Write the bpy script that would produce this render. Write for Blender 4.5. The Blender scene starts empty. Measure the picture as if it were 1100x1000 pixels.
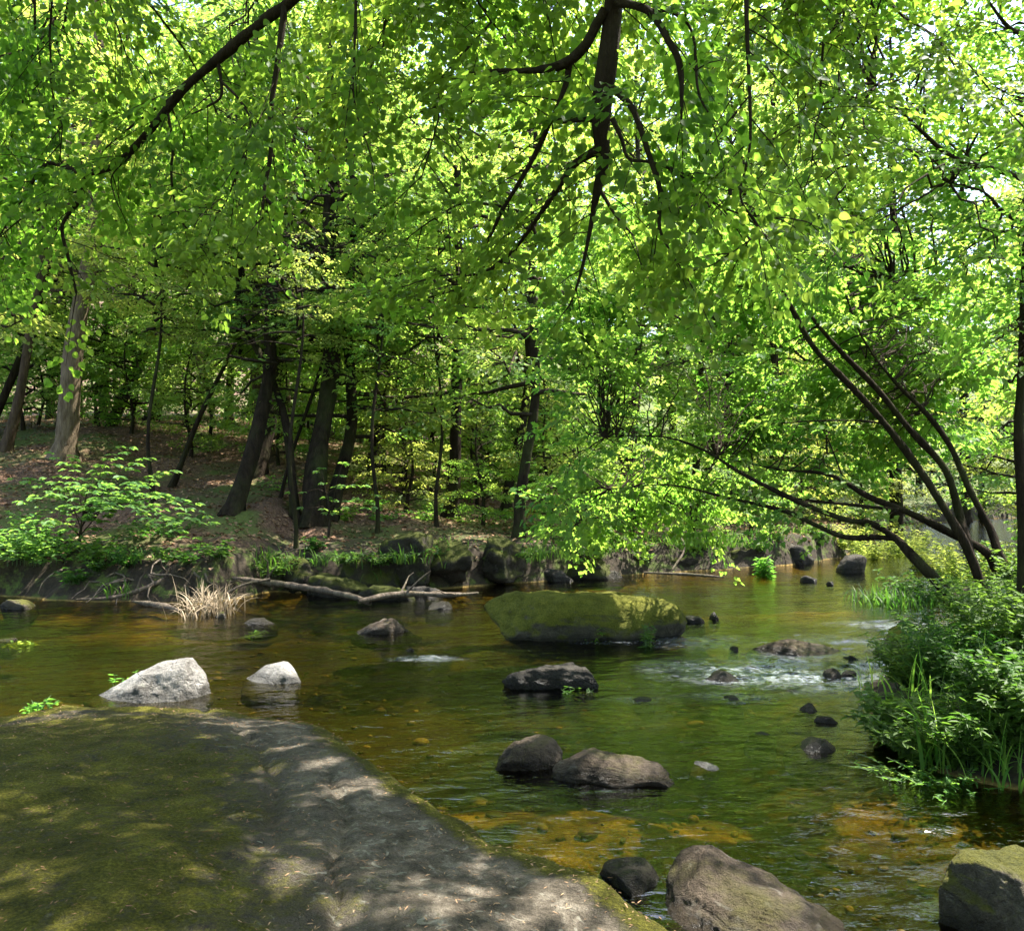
import bpy, math
import numpy as np
from mathutils import Vector

scn = bpy.context.scene
COL = scn.collection
R = np.random.default_rng
rad = math.radians

# ------------------------------------------------------------------ camera model
F, CZ, PITCH = 953.0, 1.9, math.atan(22 / 953.0)
CP, SP = math.cos(PITCH), math.sin(PITCH)


def ray(px, py):
    u, v = (px - 550) / F, (500 - py) / F
    return np.array([u, CP - v * SP, SP + v * CP])


def at(px, py, Y):
    d = ray(px, py)
    return np.array([0, 0, CZ]) + d * (Y / d[1])


def on(px, py, z=0.0):
    d = ray(px, py)
    return np.array([0, 0, CZ]) + d * ((z - CZ) / d[2])


# ------------------------------------------------------------------ sun and gaps cut in the canopy to place its spots
AZ, EL = rad(60), rad(62)
SUN = np.array([math.sin(AZ) * math.cos(EL), math.cos(AZ) * math.cos(EL), math.sin(EL)])
GAPS = []       # (point to be sunlit, radius of the leaf-free path cut toward the sun)
for px, py, r_ in [(655, 958, .09), (622, 972, .11), (590, 955, .09), (694, 985, .12), (556, 988, .09), (640, 992, .1), (305, 955, .11), (392, 852, .11), (330, 832, .07),
                   (352, 826, .07), (404, 857, .07), (430, 802, .06), (300, 812, .09), (345, 850, .09), (372, 990, .09), (186, 978, .07), (450, 975, .06), (402, 816, .09), (262, 790, .08),
                   (220, 800, .07), (285, 835, .08), (60, 860, .06), (120, 930, .05), (505, 930, .05), (480, 985, .07), (600, 985, .07), (675, 965, .07), (240, 765, .12), (360, 862, .06), (420, 838, .06), (445, 862, .06), (318, 795, .06), (285, 812, .06), (270, 850, .06), (700, 990, .1), (630, 950, .08), (575, 968, .07), (520, 960, .05), (345, 800, .05)]:
    GAPS.append((on(px, py, .5), r_))
for px, py, r_ in [(345, 768, .2), (380, 785, .18), (402, 805, .15), (430, 830, .1), (608, 914, .16), (640, 930, .12), (560, 905, .1), (60, 768, .3), (110, 768, .2)]:
    GAPS.append((on(px, py, .25), r_))
for px, py, z, r_ in [(165, 725, .3, .75), (295, 718, .15, .45), (560, 634, .5, .5), (620, 636, .5, .5), (690, 650, .4, .4), (770, 955, .2, .3), (850, 985, .2, .2), (640, 800, .15, .22),
                      (700, 812, .15, .2), (560, 790, .15, .15), (860, 690, .12, .5), (440, 850, -.1, .3), (620, 895, -.1, .35), (520, 870, -.1, .3), (660, 860, -.1, .3), (755, 822, 0, .2), (80, 750, -.1, .5), (20, 730, -.1, .5),
                      (60, 655, 0, .5), (180, 660, 0, .5), (300, 655, 0, .4), (225, 640, .4, .5), (350, 632, .1, .35), (405, 665, .1, .3), (760, 870, -.1, .3), (930, 940, -.1, .3), (1060, 925, .3, .3)]:
    GAPS.append((on(px, py, z), r_))
for px, py, Y, r_ in [(95, 520, 15.9, 1.1), (180, 535, 15.9, .8), (40, 540, 15.6, .8), (25, 600, 15.6, .7), (365, 530, 17.5, .5), (440, 572, 18.4, .3), (505, 572, 18.8, .5), (470, 500, 21, 1.0), (520, 500, 22, 1.0),
                      (420, 480, 21, .9), (300, 580, 17.2, .2), (130, 580, 16.5, .5), (20, 510, 22, .8), (215, 470, 27, 1.0), (350, 545, 18, .3), (640, 560, 14, .7), (700, 520, 13, .7), (590, 560, 14, .6),
                      (250, 520, 21, .6), (160, 560, 18, .4), (400, 440, 17, .35), (80, 360, 21, .5)]:
    GAPS.append((at(px, py, Y), r_))


def sunny(P):
    """False for leaves cut away to open a sun path"""
    k = np.ones(len(P), bool)
    for c, r_ in GAPS:
        v = P - c
        t = v @ SUN
        k &= ~((t > .45) & ((v * v).sum(1) - t * t < r_ * r_))
    return k


# ------------------------------------------------------------------ noise
def _h(ix, iy, iz, seed):
    n = (ix * 374761393 + iy * 668265263 + iz * 1274126177 + seed * 974711) & 0x7FFFFFFF
    n = ((n ^ (n >> 13)) * 1103515245) & 0x7FFFFFFF
    n = ((n ^ (n >> 15)) * 12820163) & 0x7FFFFFFF
    return ((n ^ (n >> 11)) & 0xFFFF) / 32767.5 - 1.0


def noise(p, seed=0):
    p = np.asarray(p, float)
    i = np.floor(p).astype(np.int64)
    f = p - i
    f = f * f * f * (f * (f * 6 - 15) + 10)
    out = 0
    for dx in (0, 1):
        wx = f[:, 0] if dx else 1 - f[:, 0]
        for dy in (0, 1):
            wy = f[:, 1] if dy else 1 - f[:, 1]
            for dz in (0, 1):
                wz = f[:, 2] if dz else 1 - f[:, 2]
                out = out + wx * wy * wz * _h(i[:, 0] + dx, i[:, 1] + dy, i[:, 2] + dz, seed)
    return out


def fbm(p, octv=4, seed=0, gain=.5):
    a, s, t = 1.0, 0, np.asarray(p, float)
    for o in range(octv):
        s = s + a * noise(t, seed + o)
        t = t * 2.03 + 7.3
        a *= gain
    return s


def n2(x, y, sc, octv=3, seed=0):
    x, y = np.broadcast_arrays(np.asarray(x, float), np.asarray(y, float))
    return fbm(np.stack([x.ravel() * sc, y.ravel() * sc, np.zeros(x.size)], 1), octv, seed).reshape(x.shape)


def sstep(a, b, x):
    t = np.clip((x - a) / (b - a), 0, 1)
    return t * t * (3 - 2 * t)


# ------------------------------------------------------------------ mesh building
def mesh(name, V, faces, smooth=True):
    """faces: int array (n,k) or a list of such arrays"""
    if not isinstance(faces, list):
        faces = [faces]
    V = np.asarray(V, np.float32)
    me = bpy.data.meshes.new(name)
    me.vertices.add(len(V))
    me.vertices.foreach_set('co', V.ravel())
    loops = np.concatenate([f.ravel() for f in faces]).astype(np.int32)
    tot = np.concatenate([np.full(len(f), f.shape[1]) for f in faces])
    st = np.concatenate([[0], np.cumsum(tot)[:-1]]).astype(np.int32)
    me.loops.add(len(loops))
    me.loops.foreach_set('vertex_index', loops)
    me.polygons.add(len(tot))
    me.polygons.foreach_set('loop_start', st)
    if smooth:
        me.polygons.foreach_set('use_smooth', np.ones(len(tot), bool))
    me.update(calc_edges=True)
    return me


def obj(name, me, mat=None, parent=None, loc=(0, 0, 0)):
    o = bpy.data.objects.new(name, me)
    COL.objects.link(o)
    o.location = loc
    if mat is not None and me is not None and not me.materials:
        me.materials.append(mat)
    if parent is not None:
        o.parent = parent
    return o


def tag(o, label=None, cat=None, group=None, kind=None):
    for k, v in (('label', label), ('category', cat), ('group', group), ('kind', kind)):
        if v:
            o[k] = v
    return o


def thing(name, label, cat, loc=(0, 0, 0), group=None):
    o = bpy.data.objects.new(name, None)
    COL.objects.link(o)
    o.location = loc
    o.empty_display_size = .2
    return tag(o, label, cat, group)


def nrm(v):
    return v / np.maximum(np.linalg.norm(v, axis=-1, keepdims=True), 1e-9)


def smooth_line(pts, n=5):
    """Catmull-Rom through pts (m, c)"""
    p = np.asarray(pts, float)
    if len(p) < 3:
        t = np.linspace(0, 1, n + 1)[:, None]
        return p[0] * (1 - t) + p[-1] * t
    q = np.vstack([2 * p[0] - p[1], p, 2 * p[-1] - p[-2]])
    out = []
    for i in range(1, len(q) - 2):
        t = np.linspace(0, 1, n, endpoint=False)[:, None]
        a, b, c, d = q[i - 1], q[i], q[i + 1], q[i + 2]
        out.append(.5 * (2 * b + (c - a) * t + (2 * a - 5 * b + 4 * c - d) * t * t + (3 * b - a - 3 * c + d) * t ** 3))
    out.append(p[-1:])
    return np.vstack(out)


def tubes(lines, seg=6, rough=0.0, seed=1):
    """lines: list of (pts (n,3), radii (n,)) -> verts, quads"""
    V, Q, base = [], [], 0
    ang = np.arange(seg) * 2 * math.pi / seg
    for pts, rr in lines:
        pts = np.asarray(pts, float)
        n = len(pts)
        rr = np.broadcast_to(np.asarray(rr, float), (n,))
        T = nrm(np.gradient(pts, axis=0))
        u = np.cross(T[0], [0, 0, 1.0] if abs(T[0][2]) < .9 else [1.0, 0, 0])
        rings = []
        for i in range(n):
            u = u - T[i] * u.dot(T[i])
            u = u / max(np.linalg.norm(u), 1e-9)
            w = np.cross(T[i], u)
            rings.append(pts[i] + rr[i] * (np.cos(ang)[:, None] * u + np.sin(ang)[:, None] * w))
        ring = np.array(rings)
        if rough:
            c = pts[:, None, :]
            k = 1 + rough * fbm(ring.reshape(-1, 3) * np.array([5, 5, 2.0]) , 3, seed).reshape(n, seg, 1)
            ring = c + (ring - c) * k
        V.append(ring.reshape(-1, 3))
        i = np.arange(n - 1)[:, None] * seg
        j = np.arange(seg)[None, :]
        a = base + i + j
        b = base + i + (j + 1) % seg
        Q.append(np.stack([a, b, b + seg, a + seg], -1).reshape(-1, 4))
        base += n * seg
    return np.vstack(V), np.vstack(Q)


def tube_mesh(name, lines, seg=6, rough=0.0, seed=1):
    V, Q = tubes(lines, seg, rough, seed)
    return mesh(name, V, Q)


# leaf outlines: verts (u along, v across), faces
def half(pts):
    up = [(u, v) for u, v in pts]
    m = len(up)
    V = [(0, 0)] + up + [(1, 0)] + [(u, -v) for u, v in up]
    f1 = list(range(0, m + 2))
    f2 = [m + 1] + list(range(2 * m + 1, m + 1, -1)) + [0]
    return np.array(V, float), np.array([f1, f2])


T_ROUND = half([(.10, .30), (.38, .46), (.72, .30)])
T_MAPLE = half([(.06, .30), (.20, .26), (.40, .50), (.50, .24), (.74, .22)])
T_LONG = half([(.28, .13), (.65, .11)])
T_OVAL = half([(.30, .26), (.68, .22)])
T_DIA = half([(.45, .36)])


def leaf_mesh(name, P, A, N, S, tmpl, fold=.25, droop=.18, seed=3):
    tv, tf = tmpl
    P, A, N = np.asarray(P), nrm(np.asarray(A)), np.asarray(N)
    B = nrm(np.cross(N, A))
    N = np.cross(A, B)
    S = np.asarray(S)[:, None, None]
    u, v = tv[:, 0][None, :, None], tv[:, 1][None, :, None]
    V = P[:, None] + S * (A[:, None] * u + B[:, None] * v + N[:, None] * (fold * np.abs(v) - droop * u * u))
    n, k = len(P), len(tv)
    Fc = (tf[None] + (np.arange(n) * k)[:, None, None]).reshape(-1, tf.shape[1])
    me = mesh(name, V.reshape(-1, 3), Fc, smooth=False)
    at_ = me.attributes.new('tint', 'FLOAT', 'FACE')
    r = R(seed)
    # hue varies by leaf and by the clump it grows in
    cl = noise(P * .9, seed)
    t = np.clip(.5 + .13 * r.standard_normal(n) + .5 * noise(P * 1.5, seed) + .35 * cl, 0, 1)
    at_.data.foreach_set('value', np.repeat(t, len(tf)).astype(np.float32))
    return me


def sprays(r, P, D, L, M, leaf, up=None, flat=.3, width=.5, droop=.15, jit=.2):
    """Flat fans of M leaves each on twigs at P pointing along D, length L -> leaf arrays"""
    P, D = np.asarray(P, float), nrm(np.asarray(D, float))
    T = len(P)
    L = np.broadcast_to(np.asarray(L, float), (T,))
    N0 = np.tile([0, 0, 1.0], (T, 1)) if up is None else up
    N0 = nrm(N0 + r.normal(0, flat, (T, 3)))
    S0 = nrm(np.cross(N0, D))
    N0 = np.cross(D, S0)
    u = r.random((T, M)) ** .75
    sd = np.where(r.random((T, M)) < .5, -1, 1)
    v = sd * r.random((T, M)) * width * np.sin(math.pi * np.clip(u * .8 + .15, 0, 1))
    e = lambda a: a[:, None, :]
    Lm = L[:, None, None]
    pos = e(P) + Lm * (e(D) * u[..., None] + e(S0) * v[..., None])
    pos[..., 2] -= (droop * Lm[..., 0] * (u ** 2 + (v / max(width, .01)) ** 2 * .3))
    pos = pos + r.normal(0, .04, pos.shape) * Lm
    a = sd * r.uniform(.2, 1.25, (T, M))
    ax = e(D) * np.cos(a)[..., None] + e(S0) * np.sin(a)[..., None]
    ax[..., 2] -= r.uniform(0, .5, (T, M))
    nn = e(N0) + r.normal(0, jit, (T, M, 3))
    sz = leaf * r.uniform(.65, 1.2, (T, M))
    f = lambda a: a.reshape(-1, a.shape[-1])
    return f(pos), f(ax), f(nn), sz.ravel()


def cat(parts):
    return [np.concatenate([p[i] for p in parts]) for i in range(4)]


# ------------------------------------------------------------------ materials
def mat_new(name):
    m = bpy.data.materials.new(name)
    m.use_nodes = True
    nt = m.node_tree
    nt.nodes.clear()
    return m, nt, nt.nodes, nt.links


class G:
    """small node-graph helper"""

    def __init__(s, name):
        s.m, s.nt, s.n, s.l = mat_new(name)
        s.out = s.n.new('ShaderNodeOutputMaterial')

    def node(s, t, **kw):
        x = s.n.new(t)
        for k, v in kw.items():
            setattr(x, k, v)
        return x

    def link(s, a, b):
        s.l.new(a, b)

    def tex(s, coord='Object', scale=(1, 1, 1)):
        tc = s.node('ShaderNodeTexCoord')
        mp = s.node('ShaderNodeMapping')
        mp.inputs['Scale'].default_value = scale
        s.link(tc.outputs[coord], mp.inputs[0])
        return mp.outputs[0]

    def wpos(s):
        return s.node('ShaderNodeNewGeometry').outputs['Position']

    def noise(s, vec, scale, detail=4, rough=.55, dist=0.0):
        x = s.node('ShaderNodeTexNoise')
        x.inputs['Scale'].default_value = scale
        x.inputs['Detail'].default_value = detail
        x.inputs['Roughness'].default_value = rough
        x.inputs['Distortion'].default_value = dist
        s.link(vec, x.inputs['Vector'])
        return x.outputs['Fac']

    def voro(s, vec, scale, feature='F1'):
        x = s.node('ShaderNodeTexVoronoi', feature=feature)
        x.inputs['Scale'].default_value = scale
        s.link(vec, x.inputs['Vector'])
        return x.outputs['Distance'], (x.outputs['Color'] if feature == 'F1' else None)

    def ramp(s, fac, stops, interp='LINEAR'):
        x = s.node('ShaderNodeValToRGB')
        cr = x.color_ramp
        cr.interpolation = interp
        while len(cr.elements) < len(stops):
            cr.elements.new(.5)
        for e, (p, c) in zip(cr.elements, stops):
            e.position = p
            e.color = (c, c, c, 1) if not hasattr(c, '__len__') else (*c, 1)
        s.link(fac, x.inputs[0])
        return x.outputs[0]

    def math(s, op, a, b=None, clamp=False):
        x = s.node('ShaderNodeMath', operation=op, use_clamp=clamp)
        for i, v in enumerate((a, b)):
            if v is None:
                continue
            if isinstance(v, (int, float)):
                x.inputs[i].default_value = v
            else:
                s.link(v, x.inputs[i])
        return x.outputs[0]

    def mix(s, fac, a, b, mode='MIX'):
        x = s.node('ShaderNodeMix', data_type='RGBA', blend_type=mode)
        for i, v in ((0, fac), (6, a), (7, b)):
            if isinstance(v, (int, float)):
                x.inputs[i].default_value = v
            elif isinstance(v, tuple):
                x.inputs[i].default_value = (*v, 1)
            else:
                s.link(v, x.inputs[i])
        return x.outputs[2]

    def bump(s, h, dist, strength=1.0, normal=None):
        x = s.node('ShaderNodeBump')
        x.inputs['Distance'].default_value = dist
        x.inputs['Strength'].default_value = strength
        s.link(h, x.inputs['Height'])
        if normal is not None:
            s.link(normal, x.inputs['Normal'])
        return x.outputs[0]

    def bsdf(s, col, rough=.9, normal=None, spec=.3):
        x = s.node('ShaderNodeBsdfPrincipled')
        for k, v in (('Base Color', col), ('Roughness', rough), ('Specular IOR Level', spec)):
            if isinstance(v, (int, float)):
                x.inputs[k].default_value = v
            elif isinstance(v, tuple):
                x.inputs[k].default_value = (*v, 1)
            else:
                s.link(v, x.inputs[k])
        if normal is not None:
            s.link(normal, x.inputs['Normal'])
        return x.outputs[0]

    def done(s, sh):
        s.link(sh, s.out.inputs[0])
        return s.m


def leaf_mat(name, a, b, ta, tb, fac=.5, rough=.55):
    g = G(name)
    t = g.node('ShaderNodeAttribute', attribute_name='tint').outputs['Fac']
    oi = g.node('ShaderNodeObjectInfo').outputs['Random']
    t = g.math('ADD', t, g.math('MULTIPLY', g.math('SUBTRACT', oi, .5), .35), True)
    p = g.bsdf(g.mix(t, a, b), rough, None, .2)
    tr = g.node('ShaderNodeBsdfTranslucent')
    g.link(g.mix(t, ta, tb), tr.inputs[0])
    mx = g.node('ShaderNodeMixShader')
    mx.inputs[0].default_value = fac
    g.link(p, mx.inputs[1])
    g.link(tr.outputs[0], mx.inputs[2])
    return g.done(mx.outputs[0])


M = {}
M['leaf_near'] = leaf_mat('near_leaf', (.046, .10, .018), (.092, .155, .024), (.20, .41, .035), (.40, .54, .06), .6)
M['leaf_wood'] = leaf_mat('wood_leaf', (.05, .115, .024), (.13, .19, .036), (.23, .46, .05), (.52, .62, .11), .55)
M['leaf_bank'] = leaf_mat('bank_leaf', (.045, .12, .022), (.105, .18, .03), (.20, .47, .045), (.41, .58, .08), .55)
M['leaf_sunlit'] = leaf_mat('sunny_leaf', (.085, .14, .03), (.15, .19, .04), (.38, .50, .07), (.54, .58, .11), .55)  # sunlit foliage: brighter, yellower copy with the sunlight put into its colour
M['leaf_herb'] = leaf_mat('herb_leaf', (.02, .058, .010), (.065, .115, .018), (.07, .21, .02), (.18, .31, .035), .4)
M['leaf_cool'] = leaf_mat('cool_leaf', (.06, .14, .04), (.10, .19, .055), (.2, .44, .06), (.34, .54, .08), .5)
M['needle'] = leaf_mat('conifer_leaf', (.02, .05, .022), (.04, .075, .03), (.03, .08, .02), (.05, .1, .03), .25, .6)
M['straw'] = leaf_mat('dry_grass', (.16, .12, .075), (.36, .29, .20), (.16, .12, .07), (.26, .2, .12), .25, .7)
M['litter'] = leaf_mat('fallen_leaf', (.16, .085, .045), (.34, .22, .13), (.12, .06, .03), (.2, .12, .06), .2, .8)


def bark(name, c1, c2, moss=.3, scale=1.0):
    g = G(name)
    v = g.tex('Object', (6 * scale, 6 * scale, 1.3 * scale))
    n = g.noise(v, 2.2, 6, .65, .4)
    col = g.ramp(n, [(.3, c1), (.7, c2)])
    w = g.wpos()
    mm = g.ramp(g.noise(w, 1.7, 3), [(.52 - .2 * moss, 0.0), (.75, moss * 1.6 if moss < .6 else 1.0)])
    col = g.mix(mm, col, (.05, .065, .018))
    h = g.noise(v, 5, 5, .7)
    return g.done(g.bsdf(col, .92, g.bump(h, .05, 1.0), .06))


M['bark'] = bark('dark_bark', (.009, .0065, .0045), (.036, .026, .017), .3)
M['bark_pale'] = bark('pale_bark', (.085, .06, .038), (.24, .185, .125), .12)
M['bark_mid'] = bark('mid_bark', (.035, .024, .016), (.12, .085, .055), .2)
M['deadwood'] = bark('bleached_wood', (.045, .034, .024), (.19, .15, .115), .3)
M['wetwood'] = bark('damp_wood', (.05, .038, .026), (.2, .16, .125), .2)
M['twig'] = bark('twig_bark', (.02, .015, .01), (.05, .038, .026), .1)


def rock_mat(name, dark, light, moss=0.0, moss_lo=.45, lichen=.15, mosscol=((.045, .05, .010), (.13, .125, .022)), wet=.07, scale=1.0):
    g = G(name)
    geo = g.node('ShaderNodeNewGeometry')
    w = geo.outputs['Position']
    sep = g.node('ShaderNodeSeparateXYZ')
    g.link(geo.outputs['Normal'], sep.inputs[0])
    sp = g.node('ShaderNodeSeparateXYZ')
    g.link(w, sp.inputs[0])
    big = g.noise(w, 2.3 * scale, 5, .6, .6)
    fine = g.noise(w, 26 * scale, 6, .7)
    col = g.ramp(g.math('ADD', g.math('MULTIPLY', big, .65), g.math('MULTIPLY', fine, .35)), [(.34, dark), (.66, light)])
    grain = g.noise(w, 140, 3, .7)
    col = g.mix(.55, col, g.ramp(grain, [(.3, .22), (.7, .8)]), 'OVERLAY')
    lic = g.ramp(g.noise(w, 9 * scale, 3, .5, 1.0), [(.62, 0.0), (.68, lichen)])
    col = g.mix(lic, col, (.42, .41, .35))
    # crack lines
    cd, _ = g.voro(w, 1.9 * scale, 'DISTANCE_TO_EDGE')
    wob = g.noise(w, 6, 4)
    crack = g.ramp(g.math('ADD', cd, g.math('MULTIPLY', g.math('SUBTRACT', wob, .5), .12)), [(.0, 1.0), (.012, 0.0)])
    height = g.math('ADD', g.math('MULTIPLY', g.noise(w, 12 * scale, 8, .68), 1.0), g.math('ADD', g.math('MULTIPLY', grain, .22), g.math('MULTIPLY', g.noise(w, 48, 5, .75), .5)))
    height = g.math('SUBTRACT', height, g.math('MULTIPLY', crack, .25))
    rough = .85
    if moss > 0:
        mn = g.noise(w, 3.4 * scale, 6, .66, .5)
        mf = g.math('ADD', mn, g.math('MULTIPLY', g.math('SUBTRACT', sep.outputs[2], .6), .25 + .25 * moss))
        mf = g.ramp(mf, [(moss_lo, 0.0), (moss_lo + .22, moss)])
        fuzz = g.noise(w, 60, 6, .75)
        mc = g.ramp(g.math('ADD', g.math('MULTIPLY', fuzz, .6), g.math('MULTIPLY', g.noise(w, 5, 4), .4)), [(.36, mosscol[0]), (.62, mosscol[1])])
        col = g.mix(mf, col, mc)
        height = g.math('ADD', height, g.math('MULTIPLY', mf, g.math('MULTIPLY', fuzz, 1.1)))
    if wet > 0:
        # tide mark: stone soaked just above the water
        z = g.math('ADD', sp.outputs[2], g.math('MULTIPLY', g.math('SUBTRACT', big, .5), .12))
        wf = g.ramp(z, [(max(wet - .03, 0), 1.0), (wet + .02, 0.0)])
        col = g.mix(g.math('MULTIPLY', wf, .62), col, (.012, .011, .008))
        rough = g.ramp(wf, [(0, .85), (1, .25)])
    return g.done(g.bsdf(col, rough, g.bump(height, .05, 1.0), .12))


M['rock_grey'] = rock_mat('grey_stone', (.035, .03, .022), (.13, .11, .08), .9, .4)
M['rock_pale'] = rock_mat('pale_stone', (.07, .062, .052), (.43, .41, .385), .3, .66, .3)
M['rock_brown'] = rock_mat('brown_stone', (.022, .016, .011), (.125, .095, .07), .45, .58)
M['rock_dark'] = rock_mat('wet_dark_stone', (.02, .018, .015), (.075, .066, .055), .25, .64, .05, wet=.12)
M['rock_moss'] = rock_mat('mossy_stone', (.05, .045, .03), (.15, .13, .09), 1.0, .06, .1, ((.05, .06, .009), (.21, .205, .03)))
M['rock_mossdark'] = rock_mat('dark_mossy_stone', (.016, .014, .010), (.06, .052, .038), .95, .22, .08, ((.02, .026, .006), (.085, .095, .016)))

# ------------------------------------------------------------------ terrain
FBX = [-60, -30, -8.8, -5, -4.4, -1.8, -.5, 3.2, 6.8, 9, 12, 20, 40, 70]
FBY = [12, 14, 15.3, 14.3, 16.2, 16.5, 17.2, 19.6, 21.6, 24, 31, 45, 62, 75]
RBY = [-20, 0, 4, 5.3, 5.9, 7.3, 8.5, 10, 12, 15, 18, 22, 30, 45, 80]
RBX = [7, 5.4, 4.6, 3.8, 3.1, 3.1, 3.8, 5.0, 6.3, 7.8, 9.6, 13, 20, 36, 70]
NBX = [-60, -6, -4, 0, 2, 5, 10, 60]
NBY = [3, 3, 3, 2, 1.6, 1, -3, -6]


def height(x, y):
    x, y = np.broadcast_arrays(np.asarray(x, float), np.asarray(y, float))
    wob = n2(x, y, .7, 3, 11)
    d1 = y - np.interp(x, FBX, FBY) + .35 * wob
    d2 = x - np.interp(y, RBY, RBX) + .3 * wob
    d3 = np.interp(x, NBX, NBY) - y + .3 * wob
    slope = np.interp(x, [-20, -12, -5, -1, 4, 10], [.27, .27, .2, .09, .05, .06])
    l1 = .62 + slope * (np.clip(d1, 0, 11) + .35 * np.maximum(d1 - 11, 0))
    l2 = .30 + .03 * np.maximum(d2, 0) + .22 * np.maximum(d2 - 22, 0)
    l3 = .42 + .05 * np.maximum(d3, 0)
    m = np.minimum(np.minimum(-d1, -d2), -d3)
    bed = -.10 - .36 * sstep(0, 2.6, m) + .07 * n2(x, y, .55, 3, 5) + .03 * n2(x, y, 2.3, 3, 8)
    # a gravel shoal beside the big slab and sand bars across the stream
    bed = bed + .26 * np.exp(-((x + .1) / 1.3) ** 2 - ((y - 5.4) / .9) ** 2) + .2 * np.exp(-((x - 1.1) / .8) ** 2 - ((y - 5.2) / .5) ** 2)
    bed = bed + .26 * np.exp(-((x + 5.2) / 2.6) ** 2 - ((y - 8.6) / .8) ** 2)
    bed = bed + .22 * np.exp(-((x + 5) / 6) ** 2 - ((y - 12.4) / .45) ** 2)
    bed = bed + .25 * np.exp(-((x - 4.6) / 3) ** 2 - ((y - 14.6) / .7) ** 2)
    bed = np.minimum(bed, -.035)
    h = bed
    for d, l, w in ((d1, l1, .35), (d2, l2, .6), (d3, l3, .5)):
        k = sstep(-w, w * .9, d)
        h = np.maximum(h, bed + (l - bed) * k)
    land = sstep(.1, .6, h)
    far = np.hypot(x, y - 10)
    h = h + land * (.10 * n2(x, y, .45, 3, 21) + .04 * n2(x, y, 2.2, 3, 22))
    h = h + .16 * np.maximum(y - 62, 0) + .10 * np.maximum(far - 90, 0)
    return h


def hz(x, y):
    return float(height(np.array([x]), np.array([y]))[0])


def grid_mesh(name, xs, ys, zf):
    X, Y = np.meshgrid(xs, ys)
    Z = zf(X, Y)
    V = np.stack([X, Y, Z], -1).reshape(-1, 3)
    nx, ny = len(xs), len(ys)
    i, j = np.meshgrid(np.arange(ny - 1), np.arange(nx - 1), indexing='ij')
    a = (i * nx + j).ravel()
    return mesh(name, V, np.stack([a, a + 1, a + nx + 1, a + nx], -1))


def warp(lo, hi, c, n, k):
    t = np.linspace(math.asinh((lo - c) / k), math.asinh((hi - c) / k), n)
    return c + k * np.sinh(t)


gx = warp(-130, 130, 0, 420, 9)
gy = np.concatenate([np.linspace(-40, 1, 40)[:-1], warp(1, 190, 9, 460, 10)])
g = G('forest_ground')
w = g.wpos()
sp = g.node('ShaderNodeSeparateXYZ')
g.link(w, sp.inputs[0])
big, fine = g.noise(w, .55, 5, .6), g.noise(w, 22, 6, .75)
_, cellc = g.voro(w, 34)
lit = g.ramp(fine, [(.3, (.03, .016, .009)), (.5, (.085, .047, .028)), (.72, (.26, .165, .11))])
lit = g.mix(.6, lit, g.ramp(cellc, [(0, .1), (1, .9)]), 'SOFT_LIGHT')
moss = g.ramp(g.noise(w, 38, 6, .75), [(.3, (.035, .05, .012)), (.7, (.10, .13, .025))])
mm = g.ramp(g.math('ADD', g.math('ADD', big, g.ramp(g.math('MULTIPLY', sp.outputs[0], .1), [(.25, 0.0), (.7, .5)])), g.math('MULTIPLY', fine, .25)), [(.58, 0.0), (.7, .9)])
land = g.mix(mm, lit, moss)
# mud and roots along the bank
mud = g.ramp(g.noise(w, 9, 6, .7), [(.3, (.012, .009, .006)), (.7, (.04, .03, .018))])
bk = g.ramp(g.math('ADD', sp.outputs[2], g.math('MULTIPLY', g.math('SUBTRACT', g.noise(w, 2.5, 4), .5), .5)), [(.75, 1.0), (1.1, 0.0)])
mud = g.mix(g.ramp(g.noise(w, 3.5, 5, .65), [(.5, 0.0), (.62, .85)]), mud, moss)
land = g.mix(bk, land, mud)
# stream bed: sand and pebbles stained by peat
pd, pc = g.voro(w, 13)
peb = g.ramp(g.noise(w, 60, 4, .7), [(.3, (.10, .066, .018)), (.7, (.34, .22, .06))])
peb = g.mix(.55, peb, g.ramp(pc, [(0, .1), (1, .9)]), 'SOFT_LIGHT')
bedc = g.mix(g.ramp(g.noise(w, .9, 4, .6), [(.42, 0.0), (.6, .8)]), peb, (.05, .042, .014))
deep = g.ramp(g.math('MULTIPLY', sp.outputs[2], -1.0), [(.15, 0.0), (.32, .9)])  # bed colour darkens with depth, standing in for light the water absorbs
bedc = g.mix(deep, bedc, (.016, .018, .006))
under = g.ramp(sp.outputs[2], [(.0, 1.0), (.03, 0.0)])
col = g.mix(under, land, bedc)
hgt = g.math('ADD', g.math('MULTIPLY', fine, 1.0), g.math('MULTIPLY', pd, .5))
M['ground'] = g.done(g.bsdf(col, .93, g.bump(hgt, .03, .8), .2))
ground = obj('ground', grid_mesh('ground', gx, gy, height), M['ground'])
tag(ground, 'brown leaf covered stream banks and pebbly golden stream bed', 'ground', kind='structure')

# ------------------------------------------------------------------ water
RIF = [  # px, py, rx (m), ry (m), strength
    (845, 720, 1.5, 1.1, 1.0), (760, 690, .9, .8, .8), (880, 735, .8, .7, .8), (460, 708, .55, .22, .7), (900, 690, .8, .7, .9),
    (780, 750, .7, .35, .6), (690, 752, .6, .2, .5), (960, 672, 1.0, .6, .7), (655, 690, .9, .25, .5), (1010, 640, 1.6, .8, .6)]


def riffle(x, y):
    s = np.zeros(np.broadcast(x, y).shape)
    for px, py, rx, ry, k in RIF:
        c = on(px, py)
        s = np.maximum(s, k * np.exp(-((x - c[0]) / rx) ** 2 - ((y - c[1]) / ry) ** 2))
    return s


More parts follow.
